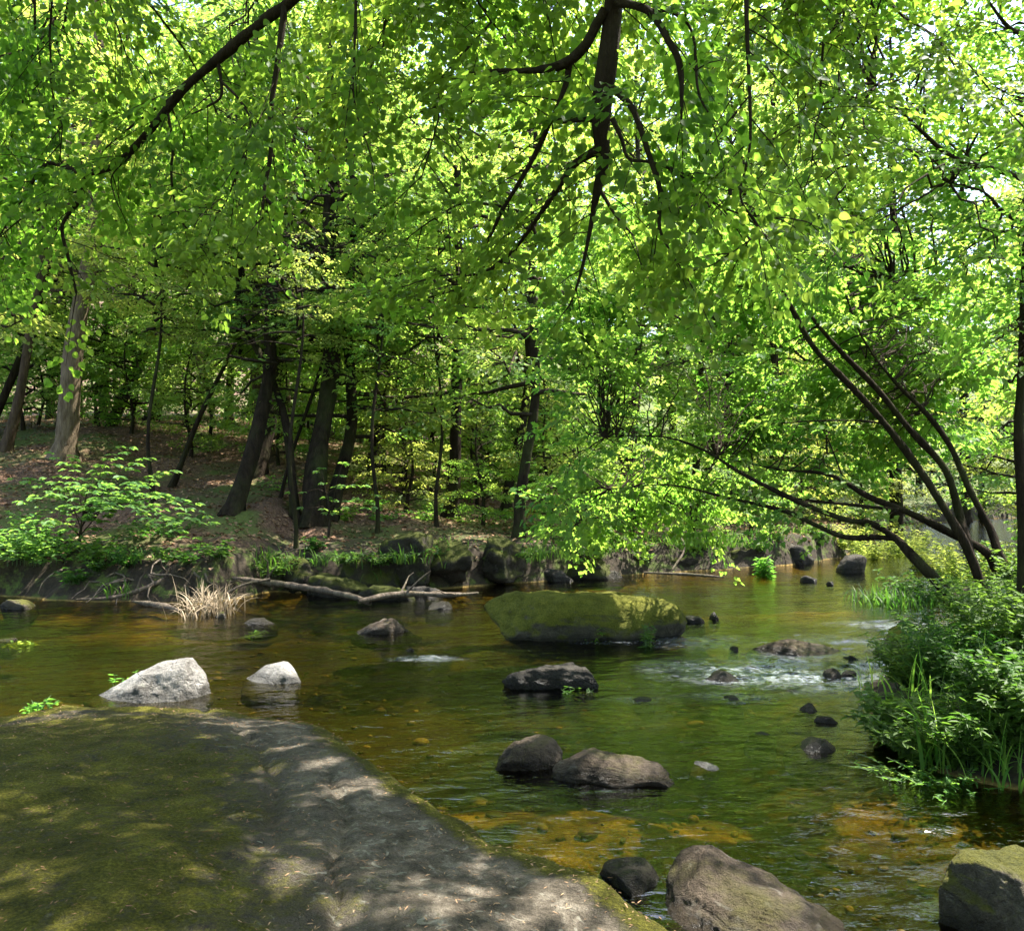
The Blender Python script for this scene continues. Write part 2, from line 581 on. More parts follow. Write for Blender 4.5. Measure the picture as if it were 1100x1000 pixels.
def wave(x, y):
    u, v = x * .92 + y * .38, y * .92 - x * .38
    s = riffle(x, y)
    calm = .008 * n2(u * .55, v * 1.7, 1.6, 2, 31) + .0045 * n2(u * .8, v * 1.4, 5.5, 2, 35)
    ruff = s * (.026 * n2(u * .55, v * 1.2, 3.6, 3, 41) + .022 * np.abs(n2(u * .6, v, 8, 2, 45)))
    calm = calm + .016 * np.exp(-((x - 2.2) / .8) ** 2 - ((y - 4.6) / .9) ** 2) * n2(u, v * 1.3, 6, 2, 47)
    far = 1 / (1 + np.maximum(y - 16, 0) * .1)
    return (calm + ruff) * far


wx = np.concatenate([np.linspace(-60, -9, 60)[:-1], np.linspace(-9, 8, 400)[:-1], np.linspace(8, 75, 120)])
wy = np.concatenate([np.linspace(-12, 2.5, 16)[:-1], np.linspace(2.5, 18, 560)[:-1], np.linspace(18, 80, 160)])
g = G('stream_water')
w = g.wpos()
mp = g.node('ShaderNodeMapping')
mp.inputs['Scale'].default_value = (.7, 1.6, 1)
mp.inputs['Rotation'].default_value = (0, 0, rad(-14))
g.link(w, mp.inputs[0])
rp = g.noise(mp.outputs[0], 7, 3, .55, .5)
rp2 = g.noise(mp.outputs[0], 24, 2, .5, .3)
bn = g.bump(g.math('ADD', rp, g.math('MULTIPLY', rp2, .22)), .022, .6)
fr = g.node('ShaderNodeFresnel')
fr.inputs['IOR'].default_value = 1.8
g.link(bn, fr.inputs['Normal'])
gl = g.node('ShaderNodeBsdfGlossy')
gl.inputs['Roughness'].default_value = .02
g.link(bn, gl.inputs['Normal'])
trn = g.node('ShaderNodeBsdfTransparent')
trn.inputs[0].default_value = (.52, .48, .20, 1)
mx = g.node('ShaderNodeMixShader')
g.link(fr.outputs[0], mx.inputs[0])
g.link(trn.outputs[0], mx.inputs[1])
g.link(gl.outputs[0], mx.inputs[2])
fa = g.node('ShaderNodeAttribute', attribute_name='sky_streak').outputs['Fac']
mp2 = g.node('ShaderNodeMapping')
mp2.inputs['Scale'].default_value = (.55, 1.7, 1)
mp2.inputs['Rotation'].default_value = (0, 0, rad(8))
g.link(w, mp2.inputs[0])
fn = g.noise(mp2.outputs[0], 13, 6, .7, .9)
ff = g.math('SUBTRACT', 1.0, g.math('ABSOLUTE', g.math('MULTIPLY', g.math('SUBTRACT', fn, .5), 9.0)))
ff = g.math('MULTIPLY', g.ramp(ff, [(.45, 0.0), (.9, 1.0)]), fa, True)
fd = g.node('ShaderNodeBsdfDiffuse')
fd.inputs[0].default_value = (.62, .68, .74, 1)  # pale blue streaks painted on the riffles in place of reflected sky
mx2 = g.node('ShaderNodeMixShader')
g.link(g.math('MULTIPLY', ff, .26), mx2.inputs[0])
g.link(mx.outputs[0], mx2.inputs[1])
g.link(fd.outputs[0], mx2.inputs[2])
M['water'] = g.done(mx2.outputs[0])
wm = grid_mesh('water', wx, wy, wave)
WX, WY = np.meshgrid(wx, wy)
wm.attributes.new('sky_streak', 'FLOAT', 'POINT').data.foreach_set('value', np.clip((riffle(WX, WY) - .3) * (1.2 + .9 * n2(WX, WY, 1.8, 2, 91)), 0, 1).ravel().astype(np.float32))
water = obj('water', wm, M['water'])
tag(water, 'clear shallow brown stream with ripples and green reflections', 'stream', kind='structure')

# ------------------------------------------------------------------ rocks
import bmesh
_ico = {}


def ico(n):
    if n not in _ico:
        bm = bmesh.new()
        bmesh.ops.create_icosphere(bm, subdivisions=n, radius=1)
        bm.verts.ensure_lookup_table()
        V = np.array([v.co[:] for v in bm.verts])
        Fc = np.array([[v.index for v in f.verts] for f in bm.faces])
        bm.free()
        _ico[n] = (V, Fc)
    return _ico[n]


def rock_shape(seed, w, d, h, sub=4, box=.72, cuts=5, rough=.10, shape=None, sink=.25, cutdepth=(.55, .85)):
    """verts of a stone w wide, d deep, standing h above z=0 and sunk below it"""
    r = R(seed)
    V, Fc = ico(sub)
    p = np.sign(V) * np.abs(V) ** box
    p = p / np.abs(p).max(0)
    for k in range(cuts):
        n = nrm(r.normal(0, 1, 3) * np.array([1, 1, .7]))
        n[2] = abs(n[2]) * (1 if k % 3 else -.2)
        n = nrm(n)
        dd = r.uniform(*cutdepth)
        e = np.maximum(p @ n - dd, 0)
        p = p - e[:, None] * n * .88
    p = p / np.abs(p).max(0)
    if shape:
        p = shape(p)
    top = h
    q = p * np.array([w / 2, d / 2, (top + sink) / 2])
    q[:, 2] += (top - sink) / 2
    sc = 1.0 / max(.25, min(w, d) * .5)
    m = min(w, d, (h + sink) * 1.4)
    nn = nrm(p)
    disp = m * rough * (.8 * fbm(q * sc * 1.1 + seed, 3, seed) + .25 * fbm(q * sc * 4 + seed, 3, seed + 5) + (.16 * fbm(q * sc * 9 + seed, 4, seed + 7, .6) if sub > 4 else 0)) + .35 * rough * m * -np.abs(noise(q * sc * 2.4, seed + 9))
    return q + nn * disp[:, None], Fc


def rock(px, py, w_px, h, d, seed, mat, label, Z=0.0, rot=0.0, group=None, name='rock', **kw):
    """px: centre column, py: front waterline row, w_px: width in the photo"""
    c = on(px, py, Z)
    if mat == 'rock_dark' and h < .15 and c[1] < 12:
        h *= .68
    kw['sink'] = min(kw.get('sink', .25), .9 * w_px / F * c[1])
    w = w_px / F * c[1] * (1 + d / 2 / c[1])
    V, Fc = rock_shape(seed, w, d, h, **kw)
    o = obj(name, mesh(name, V, Fc), M[mat])
    o.location = (c[0] * (1 + d / 2 / c[1]), c[1] + d / 2, Z)
    o.rotation_euler = (0, 0, rot)
    tag(o, label, 'rock', group)
    return o


def peak(x0, k=.9, lo=.15):
    def f(p):
        t = np.clip((p[:, 0] - x0) / np.where(p[:, 0] < x0, (x0 + 1), (1 - x0)), -1, 1)
        s = 1 - k * np.abs(t) ** 1.15
        p = p.copy()
        up = p[:, 2] > -.3
        p[:, 2] = np.where(up, -.3 + (p[:, 2] + .3) * np.maximum(s, lo), p[:, 2])
        return p
    return f


def tilt(k, ky=0.0):
    def f(p):
        p = p.copy()
        p[:, 2] = p[:, 2] + np.clip(p[:, 2] + .3, 0, 1) * (k * p[:, 0] + ky * p[:, 1])
        return p
    return f


def under(k):   # undercut: narrower low down
    def f(p):
        p = p.copy()
        s = 1 - k * np.clip(.15 - p[:, 2], 0, 1)
        p[:, 0] *= s
        p[:, 1] *= s
        return p
    return f


def both(*fs):
    def f(p):
        for q in fs:
            p = q(p)
        return p
    return f


rock(158, 757, 146, .31, .6, 11, 'rock_pale', 'white sunlit wedge rock just beyond the big mossy slab', sub=6, box=.8, cuts=7, rough=.05, shape=both(peak(.55, .92, .05), tilt(0, .45)), sink=.3)
rock(294, 736, 70, .165, .4, 23, 'rock_pale', 'small pale grey rock right of the white wedge rock', shape=both(peak(.25, .6), tilt(0, .4)), rough=.07, cuts=8, sink=.25)
rock(415, 681, 78, .19, .6, 31, 'rock_brown', 'low grey brown rock upstream left of the moss covered boulder', shape=peak(.2, .7), sub=5, rough=.06)
rock(437, 700, 32, .10, .3, 33, 'rock_dark', 'small sharp dark stone breaking the water in front of the low grey brown rock', shape=peak(.6, .8), cuts=9)
boulder = rock(627, 690, 222, .56, 1.1, 47, 'rock_moss', 'largest midstream boulder, long and thickly covered in green moss', sub=6, box=.74, cuts=2, rough=.05,
               shape=both(tilt(-.10), under(.15)), sink=.3, cutdepth=(.7, .95))
rock(596, 742, 112, .20, .45, 53, 'rock_dark', 'dark flat topped rock standing in calm water before the moss covered boulder', sub=5, box=.55, cuts=5, rough=.07,
     shape=both(under(.5), tilt(-.08)), sink=.2)
rock(562, 828, 80, .15, .36, 61, 'rock_brown', 'rounded brown rock, left one of the touching midstream pair', sub=6, box=.75, cuts=5, rough=.07, shape=tilt(.28), rot=.35, sink=.2)
rock(664, 845, 172, .14, .5, 67, 'rock_brown', 'long humped brown rock, right one of the touching midstream pair', sub=6, box=.78, cuts=5, rough=.06, shape=peak(-.35, .55, .4), rot=-.22, sink=.2)
rock(756, 829, 34, .035, .22, 71, 'rock_pale', 'small pale flat stone at the right end of the long humped brown rock', cuts=4, rough=.05, sink=.1)
rock(815, 1032, 210, .15, .72, 79, 'rock_brown', 'blocky moss flecked rock at the water edge right of the big slab', sub=6, box=.52, cuts=8, rough=.06, shape=tilt(-.3, .1), rot=-.35, sink=.25, cutdepth=(.75, 1.0))
rock(1092, 1030, 140, .30, .55, 83, 'rock_grey', 'blunt rock with yellow moss cut by the lower right corner', sub=6, box=.68, cuts=5, rough=.08, shape=tilt(-.05), rot=.2, sink=.2, cutdepth=(.75, 1.0))
rock(684, 968, 84, .12, .4, 89, 'rock_dark', 'low wet black rock between the big slab and the blocky rock', cuts=6, rough=.08, sink=.2)
rock(858, 706, 112, .14, .6, 97, 'rock_brown', 'wide flat sunlit brown rock in the riffle', sub=5, shape=peak(-.2, .6, .3), rough=.05, sink=.2)
rock(918, 711, 30, .14, .35, 101, 'rock_dark', 'black wedge stone at the right end of the wide flat brown rock', shape=peak(-.6, .9), cuts=7)
rock(778, 733, 66, .10, .3, 103, 'rock_dark', 'thin black rock ledge left of centre in the riffle', shape=peak(-.1, .6), cuts=6, rough=.1)
rock(893, 728, 22, .10, .2, 107, 'rock_dark', 'left one of two small black stones beside the bushy right bank', cuts=6)
rock(911, 727, 20, .09, .2, 109, 'rock_dark', 'right one of two small black stones beside the bushy right bank', cuts=6)
rock(868, 768, 42, .14, .3, 113, 'rock_dark', 'black angular rock with one pointed top near the right bank bushes', shape=peak(.1, .8), cuts=8)
rock(886, 779, 32, .07, .22, 127, 'rock_dark', 'small wet stone touching the black angular rock', cuts=6)
rock(876, 809, 64, .14, .36, 131, 'rock_dark', 'smooth rounded black rock nearest the right bank bushes', cuts=3, rough=.05, shape=peak(-.1, .6))
rock(816, 792, 34, .025, .25, 137, 'rock_dark', 'barely breaking grey stone left of the smooth black rock', cuts=3)
rock(952, 706, 30, .16, .4, 139, 'rock_dark', 'lower dark rock of the two at the foot of the leaning tree')
rock(966, 692, 34, .24, .5, 149, 'rock_moss', 'rounded mossy rock just above the dark one at the foot of the leaning tree')
rock(745, 669, 26, .08, .3, 151, 'rock_dark', 'flat black stone off the right end of the moss covered boulder', cuts=5)
rock(767, 666, 12, .10, .2, 157, 'rock_dark', 'tiny pointed stone right of the flat black stone upstream', shape=peak(0, .9))
rock(752, 697, 18, .10, .2, 163, 'rock_dark', 'tiny upright stone between the boulder and the riffle', shape=peak(-.5, .9))
rock(788, 700, 14, .08, .2, 167, 'rock_dark', 'tiny black stone left of the wide flat brown rock')
rock(786, 755, 30, .06, .25, 173, 'rock_dark', 'low black stone below the thin black ledge in the riffle')
rock(915, 616, 32, .38, .7, 179, 'rock_dark', 'square black rock far upstream under the bright trees', box=.45, cuts=3, rough=.05)
rock(868, 626, 16, .14, .4, 181, 'rock_dark', 'small dark stone in the far water left of the square black rock')
rock(892, 629, 8, .08, .3, 191, 'rock_dark', 'smallest far stone between the square black rock and the small dark one')
rock(690, 754, 26, .02, .25, 193, 'rock_dark', 'submerged stone tip right of the flat topped dark rock', cuts=3)
# far bank stones
rock(365, 641, 66, .42, .9, 197, 'rock_mossdark', 'sloping stone slab with a mossy sunlit edge below the twin dark trunks', shape=tilt(-.3))
rock(414, 646, 74, .20, .6, 199, 'rock_mossdark', 'flat dark green stone behind the end of the fallen log')
rock(450, 642, 50, .16, .5, 211, 'rock_dark', 'black stone where the fallen log meets the second branch')
rock(508, 622, 118, .80, 1.1, 223, 'rock_mossdark', 'biggest mossy bank boulder behind the moss covered midstream boulder', sub=5, box=.65)
rock(455, 612, 86, .55, .9, 227, 'rock_mossdark', 'mossy bank boulder left of the biggest bank boulder')
rock(550, 624, 36, .36, .6, 229, 'rock_mossdark', 'small mossy bank stone at the right of the biggest bank boulder')
rock(600, 625, 40, .22, .6, 233, 'rock_dark', 'dark stone at the water line under the hanging maple leaves')
rock(650, 622, 44, .18, .6, 239, 'rock_dark', 'wider dark stone under the hanging leaves, right of the water line stone')
rock(470, 655, 34, .12, .35, 241, 'rock_dark', 'black stone in the water just below the second branch')
rock(852, 606, 40, .5, .8, 251, 'rock_dark', 'dark stone on the far bank point beside the sunny bushes')
rock(238, 664, 16, .07, .2, 257, 'rock_grey', 'pale pebble stone at the foot of the dry grass tuft')
rock(277, 671, 44, .05, .3, 263, 'rock_dark', 'low wet stone right of the dry grass tuft', cuts=4)
rock(10, 690, 26, .05, .35, 269, 'rock_grey', 'low grey stone in the water at the left edge')
rock(20, 655, 40, .18, .5, 271, 'rock_grey', 'stone on the waterline under the left bank shrub')

for i, (px, py, w_, h_, d_, lab) in enumerate([
        (322, 622, 60, .55, .8, 'leftmost mossy ledge stone of the dark far bank, above the log'), (396, 618, 66, .62, .9, 'mossy ledge stone of the dark far bank above the sloping slab'),
        (432, 606, 70, .72, .9, 'upper mossy ledge stone of the dark far bank below the spindly young trees'), (480, 604, 64, .78, .8, 'mossy ledge stone of the dark far bank below the ivy darkened tree'),
        (540, 606, 60, .74, .9, 'rightmost mossy ledge stone of the dark far bank at the foot of the slim tree'), (625, 616, 70, .5, .8, 'dark ledge stone behind the hanging leaves'),
        (715, 610, 80, .55, .9, 'long dark ledge stone under the far overhanging bushes'), (790, 606, 70, .6, .9, 'dark ledge stone near the point of the far bank')]):
    Yb = np.interp(px, [320, 400, 480, 560, 630, 720, 800], [15.7, 15.8, 16.3, 17.0, 18.2, 19.6, 20.6])
    rock(px, py, w_, h_ * (.5 + .12 * (i % 3)), d_, 400 + i, 'rock_mossdark', lab, rot=.5 * math.sin(i * 2.1), cuts=7, Z=1.9 - (py - 522) * Yb / 953, box=.7, rough=.16, sink=.4)

# ------------------------------------------------------------------ the big slab
OUT = [(0, 770, .30), (60, 757, .30), (160, 757, .31), (262, 751, .32), (330, 767, .35), (378, 782, .38), (405, 806, .39), (430, 830, .4), (480, 861, .4),
       (530, 891, .4), (570, 909, .4), (612, 916, .4), (652, 938, .38), (692, 968, .36), (733, 1006, .34)]
poly = [(-7.5, 6.0), (-5.2, 6.5)] + [tuple(on(*q)[:2]) for q in OUT] + [(.95, 2.7), (1.2, 1.6), (.9, .2), (-1.5, -.6), (-5.5, .2), (-8, 2.5)]
poly = smooth_line(np.array(poly + [poly[0]]), 6)


def poly_sdf(P, poly):
    best = np.full(len(P), 1e9)
    ins = np.zeros(len(P), bool)
    for a, b in zip(poly[:-1], poly[1:]):
        e = b - a
        t = np.clip(((P - a) @ e) / max(e @ e, 1e-12), 0, 1)
        best = np.minimum(best, np.hypot(*(P - a - t[:, None] * e).T))
        c = (a[1] > P[:, 1]) != (b[1] > P[:, 1])
        with np.errstate(divide='ignore', invalid='ignore'):
            xi = (b[0] - a[0]) * (P[:, 1] - a[1]) / (b[1] - a[1]) + a[0]
        ins ^= c & (P[:, 0] < xi)
    return np.where(ins, best, -best)


sx, sy = np.arange(-8.3, 1.5, .028), np.arange(-.9, 7.2, .028)
X, Y = np.meshgrid(sx, sy)
Pf = np.stack([X.ravel(), Y.ravel()], 1)
near = (X.ravel() > -4.6)
sd = poly_sdf(Pf, poly).reshape(X.shape)
sd = sd + .035 * n2(X, Y, 3.2, 3, 61)
rr = .26
tt = np.clip(sd / rr, 0, 1)
prof = np.sqrt(np.clip(1 - (1 - tt) ** 2, 0, 1))
top = .30 + .20 * sstep(6.6, 3.6, Y) + .09 * sstep(0.6, -1.2, X) * sstep(6.2, 4.5, Y) - .10 * sstep(3.2, .5, Y)
top = top + .045 * n2(X, Y, .75, 3, 71) + .008 * n2(X, Y, 3.1, 4, 73) + .007 * n2(X, Y, 11, 4, 77)
# a shallow crack running toward the camera, and a raised shoulder left of it
cl = np.interp(Y, [1, 3, 4.2, 5.6, 6.6], [-.75, -.86, -1.1, -1.75, -2.3]) + .06 * n2(X, Y, 2.4, 3, 79)
dx = X - cl
top = top - .028 * np.exp(-(dx / .03) ** 2) * sstep(.1, .5, n2(X, Y, 1.2, 2, 80) + .55) + .02 * sstep(.05, -.5, dx)
cl2 = cl + .30 + .05 * n2(X, Y, 2.2, 2, 81)
top = top - .03 * np.exp(-((X - cl2) / .03) ** 2) * sstep(4.6, 4.0, Y)
Z = -.45 + (top + .45) * prof
Z = np.where(sd <= 0, -.45 + np.maximum(sd, -.05) * 2, Z)
keep = sd > -.045
idx = np.full(X.size, -1)
kr = keep.ravel()
idx[kr] = np.arange(kr.sum())
nx, ny = len(sx), len(sy)
i, j = np.meshgrid(np.arange(ny - 1), np.arange(nx - 1), indexing='ij')
a = (i * nx + j).ravel()
q = np.stack([a, a + 1, a + nx + 1, a + nx], -1)
q = idx[q]
q = q[(q >= 0).all(1)]
Vs = np.stack([X.ravel(), Y.ravel(), Z.ravel()], 1)[kr]


def slab_z(x, y):
    jx = np.clip(((x - sx[0]) / .028).astype(int), 0, nx - 1)
    jy = np.clip(((y - sy[0]) / .028).astype(int), 0, ny - 1)
    return Z[jy, jx], sd[jy, jx]


g = G('slab_stone')
geo = g.node('ShaderNodeNewGeometry')
w = geo.outputs['Position']
sp = g.node('ShaderNodeSeparateXYZ')
g.link(w, sp.inputs[0])
big, mid, fine, grain = g.noise(w, 1.3, 5, .6, .5), g.noise(w, 7, 6, .68, .3), g.noise(w, 38, 6, .75), g.noise(w, 170, 3, .7)
col = g.ramp(g.math('ADD', g.math('MULTIPLY', mid, .6), g.math('MULTIPLY', fine, .4)), [(.36, (.028, .023, .017)), (.5, (.095, .079, .06)), (.64, (.22, .19, .15))])
col = g.mix(.6, col, g.ramp(grain, [(.3, .22), (.7, .8)]), 'OVERLAY')
lic = g.ramp(g.noise(w, 14, 3, .5, 1.2), [(.63, 0.0), (.67, .35)])
col = g.mix(lic, col, (.36, .35, .28))
va = g.node('ShaderNodeAttribute', attribute_name='moss').outputs['Fac']
mf = g.math('ADD', va, g.math('MULTIPLY', g.math('SUBTRACT', g.math('ADD', g.math('MULTIPLY', big, .4), g.math('MULTIPLY', mid, .6)), .5), 1.5))
mf = g.math('ADD', mf, g.math('MULTIPLY', g.math('SUBTRACT', fine, .5), .7))
mf = g.ramp(mf, [(.38, 0.0), (.62, 1.0)])
mc = g.ramp(g.math('ADD', g.math('MULTIPLY', g.noise(w, 90, 5, .75), .6), g.math('MULTIPLY', g.noise(w, 4, 4), .4)),
            [(.36, (.026, .026, .005)), (.5, (.08, .075, .011)), (.66, (.22, .20, .03))])
col = g.mix(mf, col, mc)
wf = g.ramp(g.math('ADD', sp.outputs[2], g.math('MULTIPLY', mid, .06)), [(.06, 1.0), (.1, 0.0)])
col = g.mix(g.math('MULTIPLY', wf, .6), col, (.015, .013, .008))
hh = g.math('ADD', g.math('MULTIPLY', mid, 1.2), g.math('ADD', g.math('MULTIPLY', fine, .5), g.math('MULTIPLY', grain, .15)))
hh = g.math('ADD', hh, g.math('MULTIPLY', mf, g.math('MULTIPLY', g.noise(w, 75, 5, .75), .8)))
M['slab'] = g.done(g.bsdf(col, g.ramp(fine, [(.3, .6), (.7, .95)]), g.bump(hh, .055, 1.0), .08))
sm = mesh('rock_slab', Vs, q)
att = sm.attributes.new('moss', 'FLOAT', 'POINT')
bare = np.exp(-((X - np.interp(Y, [2.6, 4, 5.2, 6.6], [.1, -.35, -1.2, -1.9])) / np.interp(Y, [2.6, 4.5, 6.6], [.8, .75, .55])) ** 2)
mv = .68 - .5 * bare * sstep(.04, .34, sd) + .8 * sstep(.45, .12, sd) - .25 * np.exp(-((X + 3.2) / .5) ** 2 - ((Y - 6.1) / .3) ** 2)
att.data.foreach_set('value', mv.ravel()[kr].astype(np.float32))
slab = obj('rock_slab', sm, M['slab'])
tag(slab, 'huge flat foreground rock slab with olive moss and dappled shade', 'rock')

# small debris caught on the slab and leaves on the woodland floor
r = R(5)
n = 5200
x, y = r.uniform(-4.2, .9, n * 2), 2.2 + 4.6 * r.random(n * 2) ** 1.0
z, s = slab_z(x, y)
k = s > .06
x, y, z = x[k], y[k], z[k]
n = len(x)
th = r.uniform(0, 6.28, n)
A = np.stack([np.cos(th), np.sin(th), r.normal(0, .12, n)], 1)
N = np.stack([r.normal(0, .25, n), r.normal(0, .25, n), np.ones(n)], 1)
dm = leaf_mesh('debris', np.stack([x, y, z + .004], 1), A, N, r.uniform(.008, .026, n) * np.where(r.random(n) < .05, 1.6, 1), half([(.3, .09), (.7, .07)]), fold=.3, droop=.1)
tag(obj('leaf_debris', dm, M['litter']), 'fine dry twigs and leaf scraps lying on the big slab', 'leaf debris', kind='stuff')

n = 60000
x, y = r.uniform(-24, 14, n), r.uniform(14, 42, n)
z = height(x, y)
k = z > .45
x, y, z = x[k], y[k], z[k]
n = len(x)
th = r.uniform(0, 6.28, n)
A = np.stack([np.cos(th), np.sin(th), r.normal(0, .2, n)], 1)
N = np.stack([r.normal(0, .35, n), r.normal(0, .35, n), np.ones(n)], 1)
fm = leaf_mesh('fallen_leaves', np.stack([x, y, z + .015], 1), A, N, r.uniform(.06, .13, n), T_DIA, droop=.3)
tag(obj('fallen_leaves', fm, M['litter']), 'dry pinkish brown leaves carpeting the wood floor', 'fallen leaves', kind='stuff')

# pebbles on the stream bed
n = 1800
V0, F0 = ico(2)
x, y = r.uniform(-5, 4.5, n * 2), 3.6 + 9 * r.random(n * 2) ** 1.4
z = height(x, y)
s = slab_z(x, y)[1]
k = (z < -.03) & (s < .02)
x, y, z = x[k][:n], y[k][:n], z[k][:n]
n = len(x)
sc = np.clip((.017 * np.exp(r.normal(0, .6, n))), .006, .08)
sh = r.uniform(.6, 1.2, (n, 3)) * np.array([1.2, 1.0, .55])
V = V0[None] * (sc[:, None] * sh)[:, None, :]
th = r.uniform(0, 6.28, n)
c_, s_ = np.cos(th)[:, None], np.sin(th)[:, None]
V = np.stack([V[..., 0] * c_ - V[..., 1] * s_, V[..., 0] * s_ + V[..., 1] * c_, V[..., 2]], -1) + np.stack([x, y, np.minimum(z + sc * .15, -.02 - sc * .5)], 1)[:, None, :]
pm = mesh('pebbles', V.reshape(-1, 3), (F0[None] + (np.arange(n) * len(V0))[:, None, None]).reshape(-1, 3))
at_ = pm.attributes.new('tint', 'FLOAT', 'FACE')
at_.data.foreach_set('value', np.repeat(r.random(n), len(F0)).astype(np.float32))
g = G('pebble_stone')
t = g.node('ShaderNodeAttribute', attribute_name='tint').outputs['Fac']
pcol = g.ramp(t, [(0, (.03, .022, .010)), (.6, (.085, .06, .025)), (1, (.22, .16, .08))])
pcol = g.mix(.4, pcol, g.ramp(g.noise(g.wpos(), 70, 4), [(.3, .2), (.7, .8)]), 'OVERLAY')
M['pebble'] = g.done(g.bsdf(pcol, .7))
tag(obj('pebbles', pm, M['pebble']), 'brown pebbles lying on the shallow stream bed', 'pebbles', kind='stuff')

# ------------------------------------------------------------------ woodland trees
def crown(seed, H, cb, Rr, n_limb, leaf, Mx, dens=1.0, droop=.12, flat=.35, shape='dome'):
    """limbs and leaves of a broadleaf crown round a vertical axis"""
    r = R(seed)
    lines, SP, SD, SL = [], [], [], []
    for i in range(n_limb):
        f = (i + r.uniform(.1, .9)) / n_limb
        z0 = cb + (H - cb) * f ** .95 * .96
        if shape == 'dome':
            prof = (.62 + .38 * math.sin(math.pi * min(1, f * 1.25))) * (1 - .75 * f ** 3)
        else:
            prof = 1.02 - f * .92
        L = Rr * prof * r.uniform(.75, 1.15)
        az = i * 2.39996 + r.uniform(-.5, .5)
        el = .55 * f + r.uniform(-.1, .3) if shape == 'dome' else r.uniform(-.35, .05)
        d = np.array([math.cos(az) * math.cos(el), math.sin(az) * math.cos(el), math.sin(el)])
        t = np.linspace(0, 1, 6)[:, None]
        pts = np.array([0, 0, z0]) + d * L * t + np.array([0, 0, -1]) * (t ** 2) * L * droop * (1.3 - f)
        pts[1:-1] += r.normal(0, .05 * L, (4, 3))
        lines.append((pts, np.linspace(.026 + .010 * L, .006, 6) * (1.2 - .5 * f)))
        ns = max(3, int(L * 2.6 * dens))
        for k in range(ns):
            ft = .22 + .78 * (k + r.random()) / ns
            p = pts[0] + (pts[-1] - pts[0]) * ft
            m = ft * 5
            a, b = int(m) if m < 5 else 4, 0
            p = pts[a] + (pts[a + 1] - pts[a]) * (m - a)
            side = 1 if k % 2 else -1
            ang = side * r.uniform(.5, 1.15)
            dd = np.array([d[0] * math.cos(ang) - d[1] * math.sin(ang), d[0] * math.sin(ang) + d[1] * math.cos(ang), r.uniform(-.25, .35)])
            dd = dd / np.linalg.norm(dd)
            l2 = (.45 + .4 * L * (1.1 - ft)) * r.uniform(.7, 1.2) * .8
            e = p + dd * l2 - np.array([0, 0, .1 * l2])
            if k % 2 == 0:
                lines.append((np.array([p, (p + e) / 2 + [0, 0, .04], e]), np.array([.016, .011, .004])))
            nt = max(2, int(l2 * 4.2))
            for q in range(nt):
                h = (q + .6) / nt
                SP.append(p + (e - p) * h)
                aa = (1 if q % 2 else -1) * r.uniform(.35, 1.0)
                SD.append([dd[0] * math.cos(aa) - dd[1] * math.sin(aa), dd[0] * math.sin(aa) + dd[1] * math.cos(aa), dd[2] * .5 + r.uniform(-.3, .15)])
                SL.append(r.uniform(.45, .8))
    return lines, sprays(r, np.array(SP), np.array(SD), np.array(SL), Mx, leaf, flat=flat, width=.55, droop=.22)


CRN = []
for k, (seed, H, cb, Rr, nl, lf, Mx, dens) in enumerate([
        (101, 15, 3.4, 3.7, 34, .13, 18, 1.0), (102, 15, 4.4, 3.2, 30, .125, 18, 1.0), (103, 13, 2.0, 3.6, 34, .12, 18, 1.05), (104, 17, 5.0, 4.2, 36, .14, 18, 1.0)]):
    ln, lv = crown(seed, H, cb, Rr, nl, lf, Mx, dens)
    CRN.append((tube_mesh('limbs', ln, 5), leaf_mesh('crown', *lv, T_DIA, seed=seed), H, cb, lv))
ln, lv = crown(105, 18, 2.5, 3.2, 60, .13, 16, 1.0, .3, .3, 'cone')
CRN.append((tube_mesh('limbs', ln, 5), leaf_mesh('crown', *lv, T_DIA, seed=105), 18, 2.5, lv))
ln, lv = crown(106, 7.5, .5, 2.6, 28, .125, 22, 1.1)      # low spreading understorey
CRN.append((tube_mesh('limbs', ln, 5), leaf_mesh('crown', *lv, T_DIA, seed=106), 7.5, .8, lv))
MATSETS = {}


def with_mat(me, mat):
    key = (me.name, mat.name)
    if key not in MATSETS:
        if not me.materials:
            me.materials.append(mat)
            MATSETS[key] = me
        else:
            c = me.copy()
            c.materials.clear()
            c.materials.append(mat)
            MATSETS[key] = c
    return MATSETS[key]


rt = R(77)


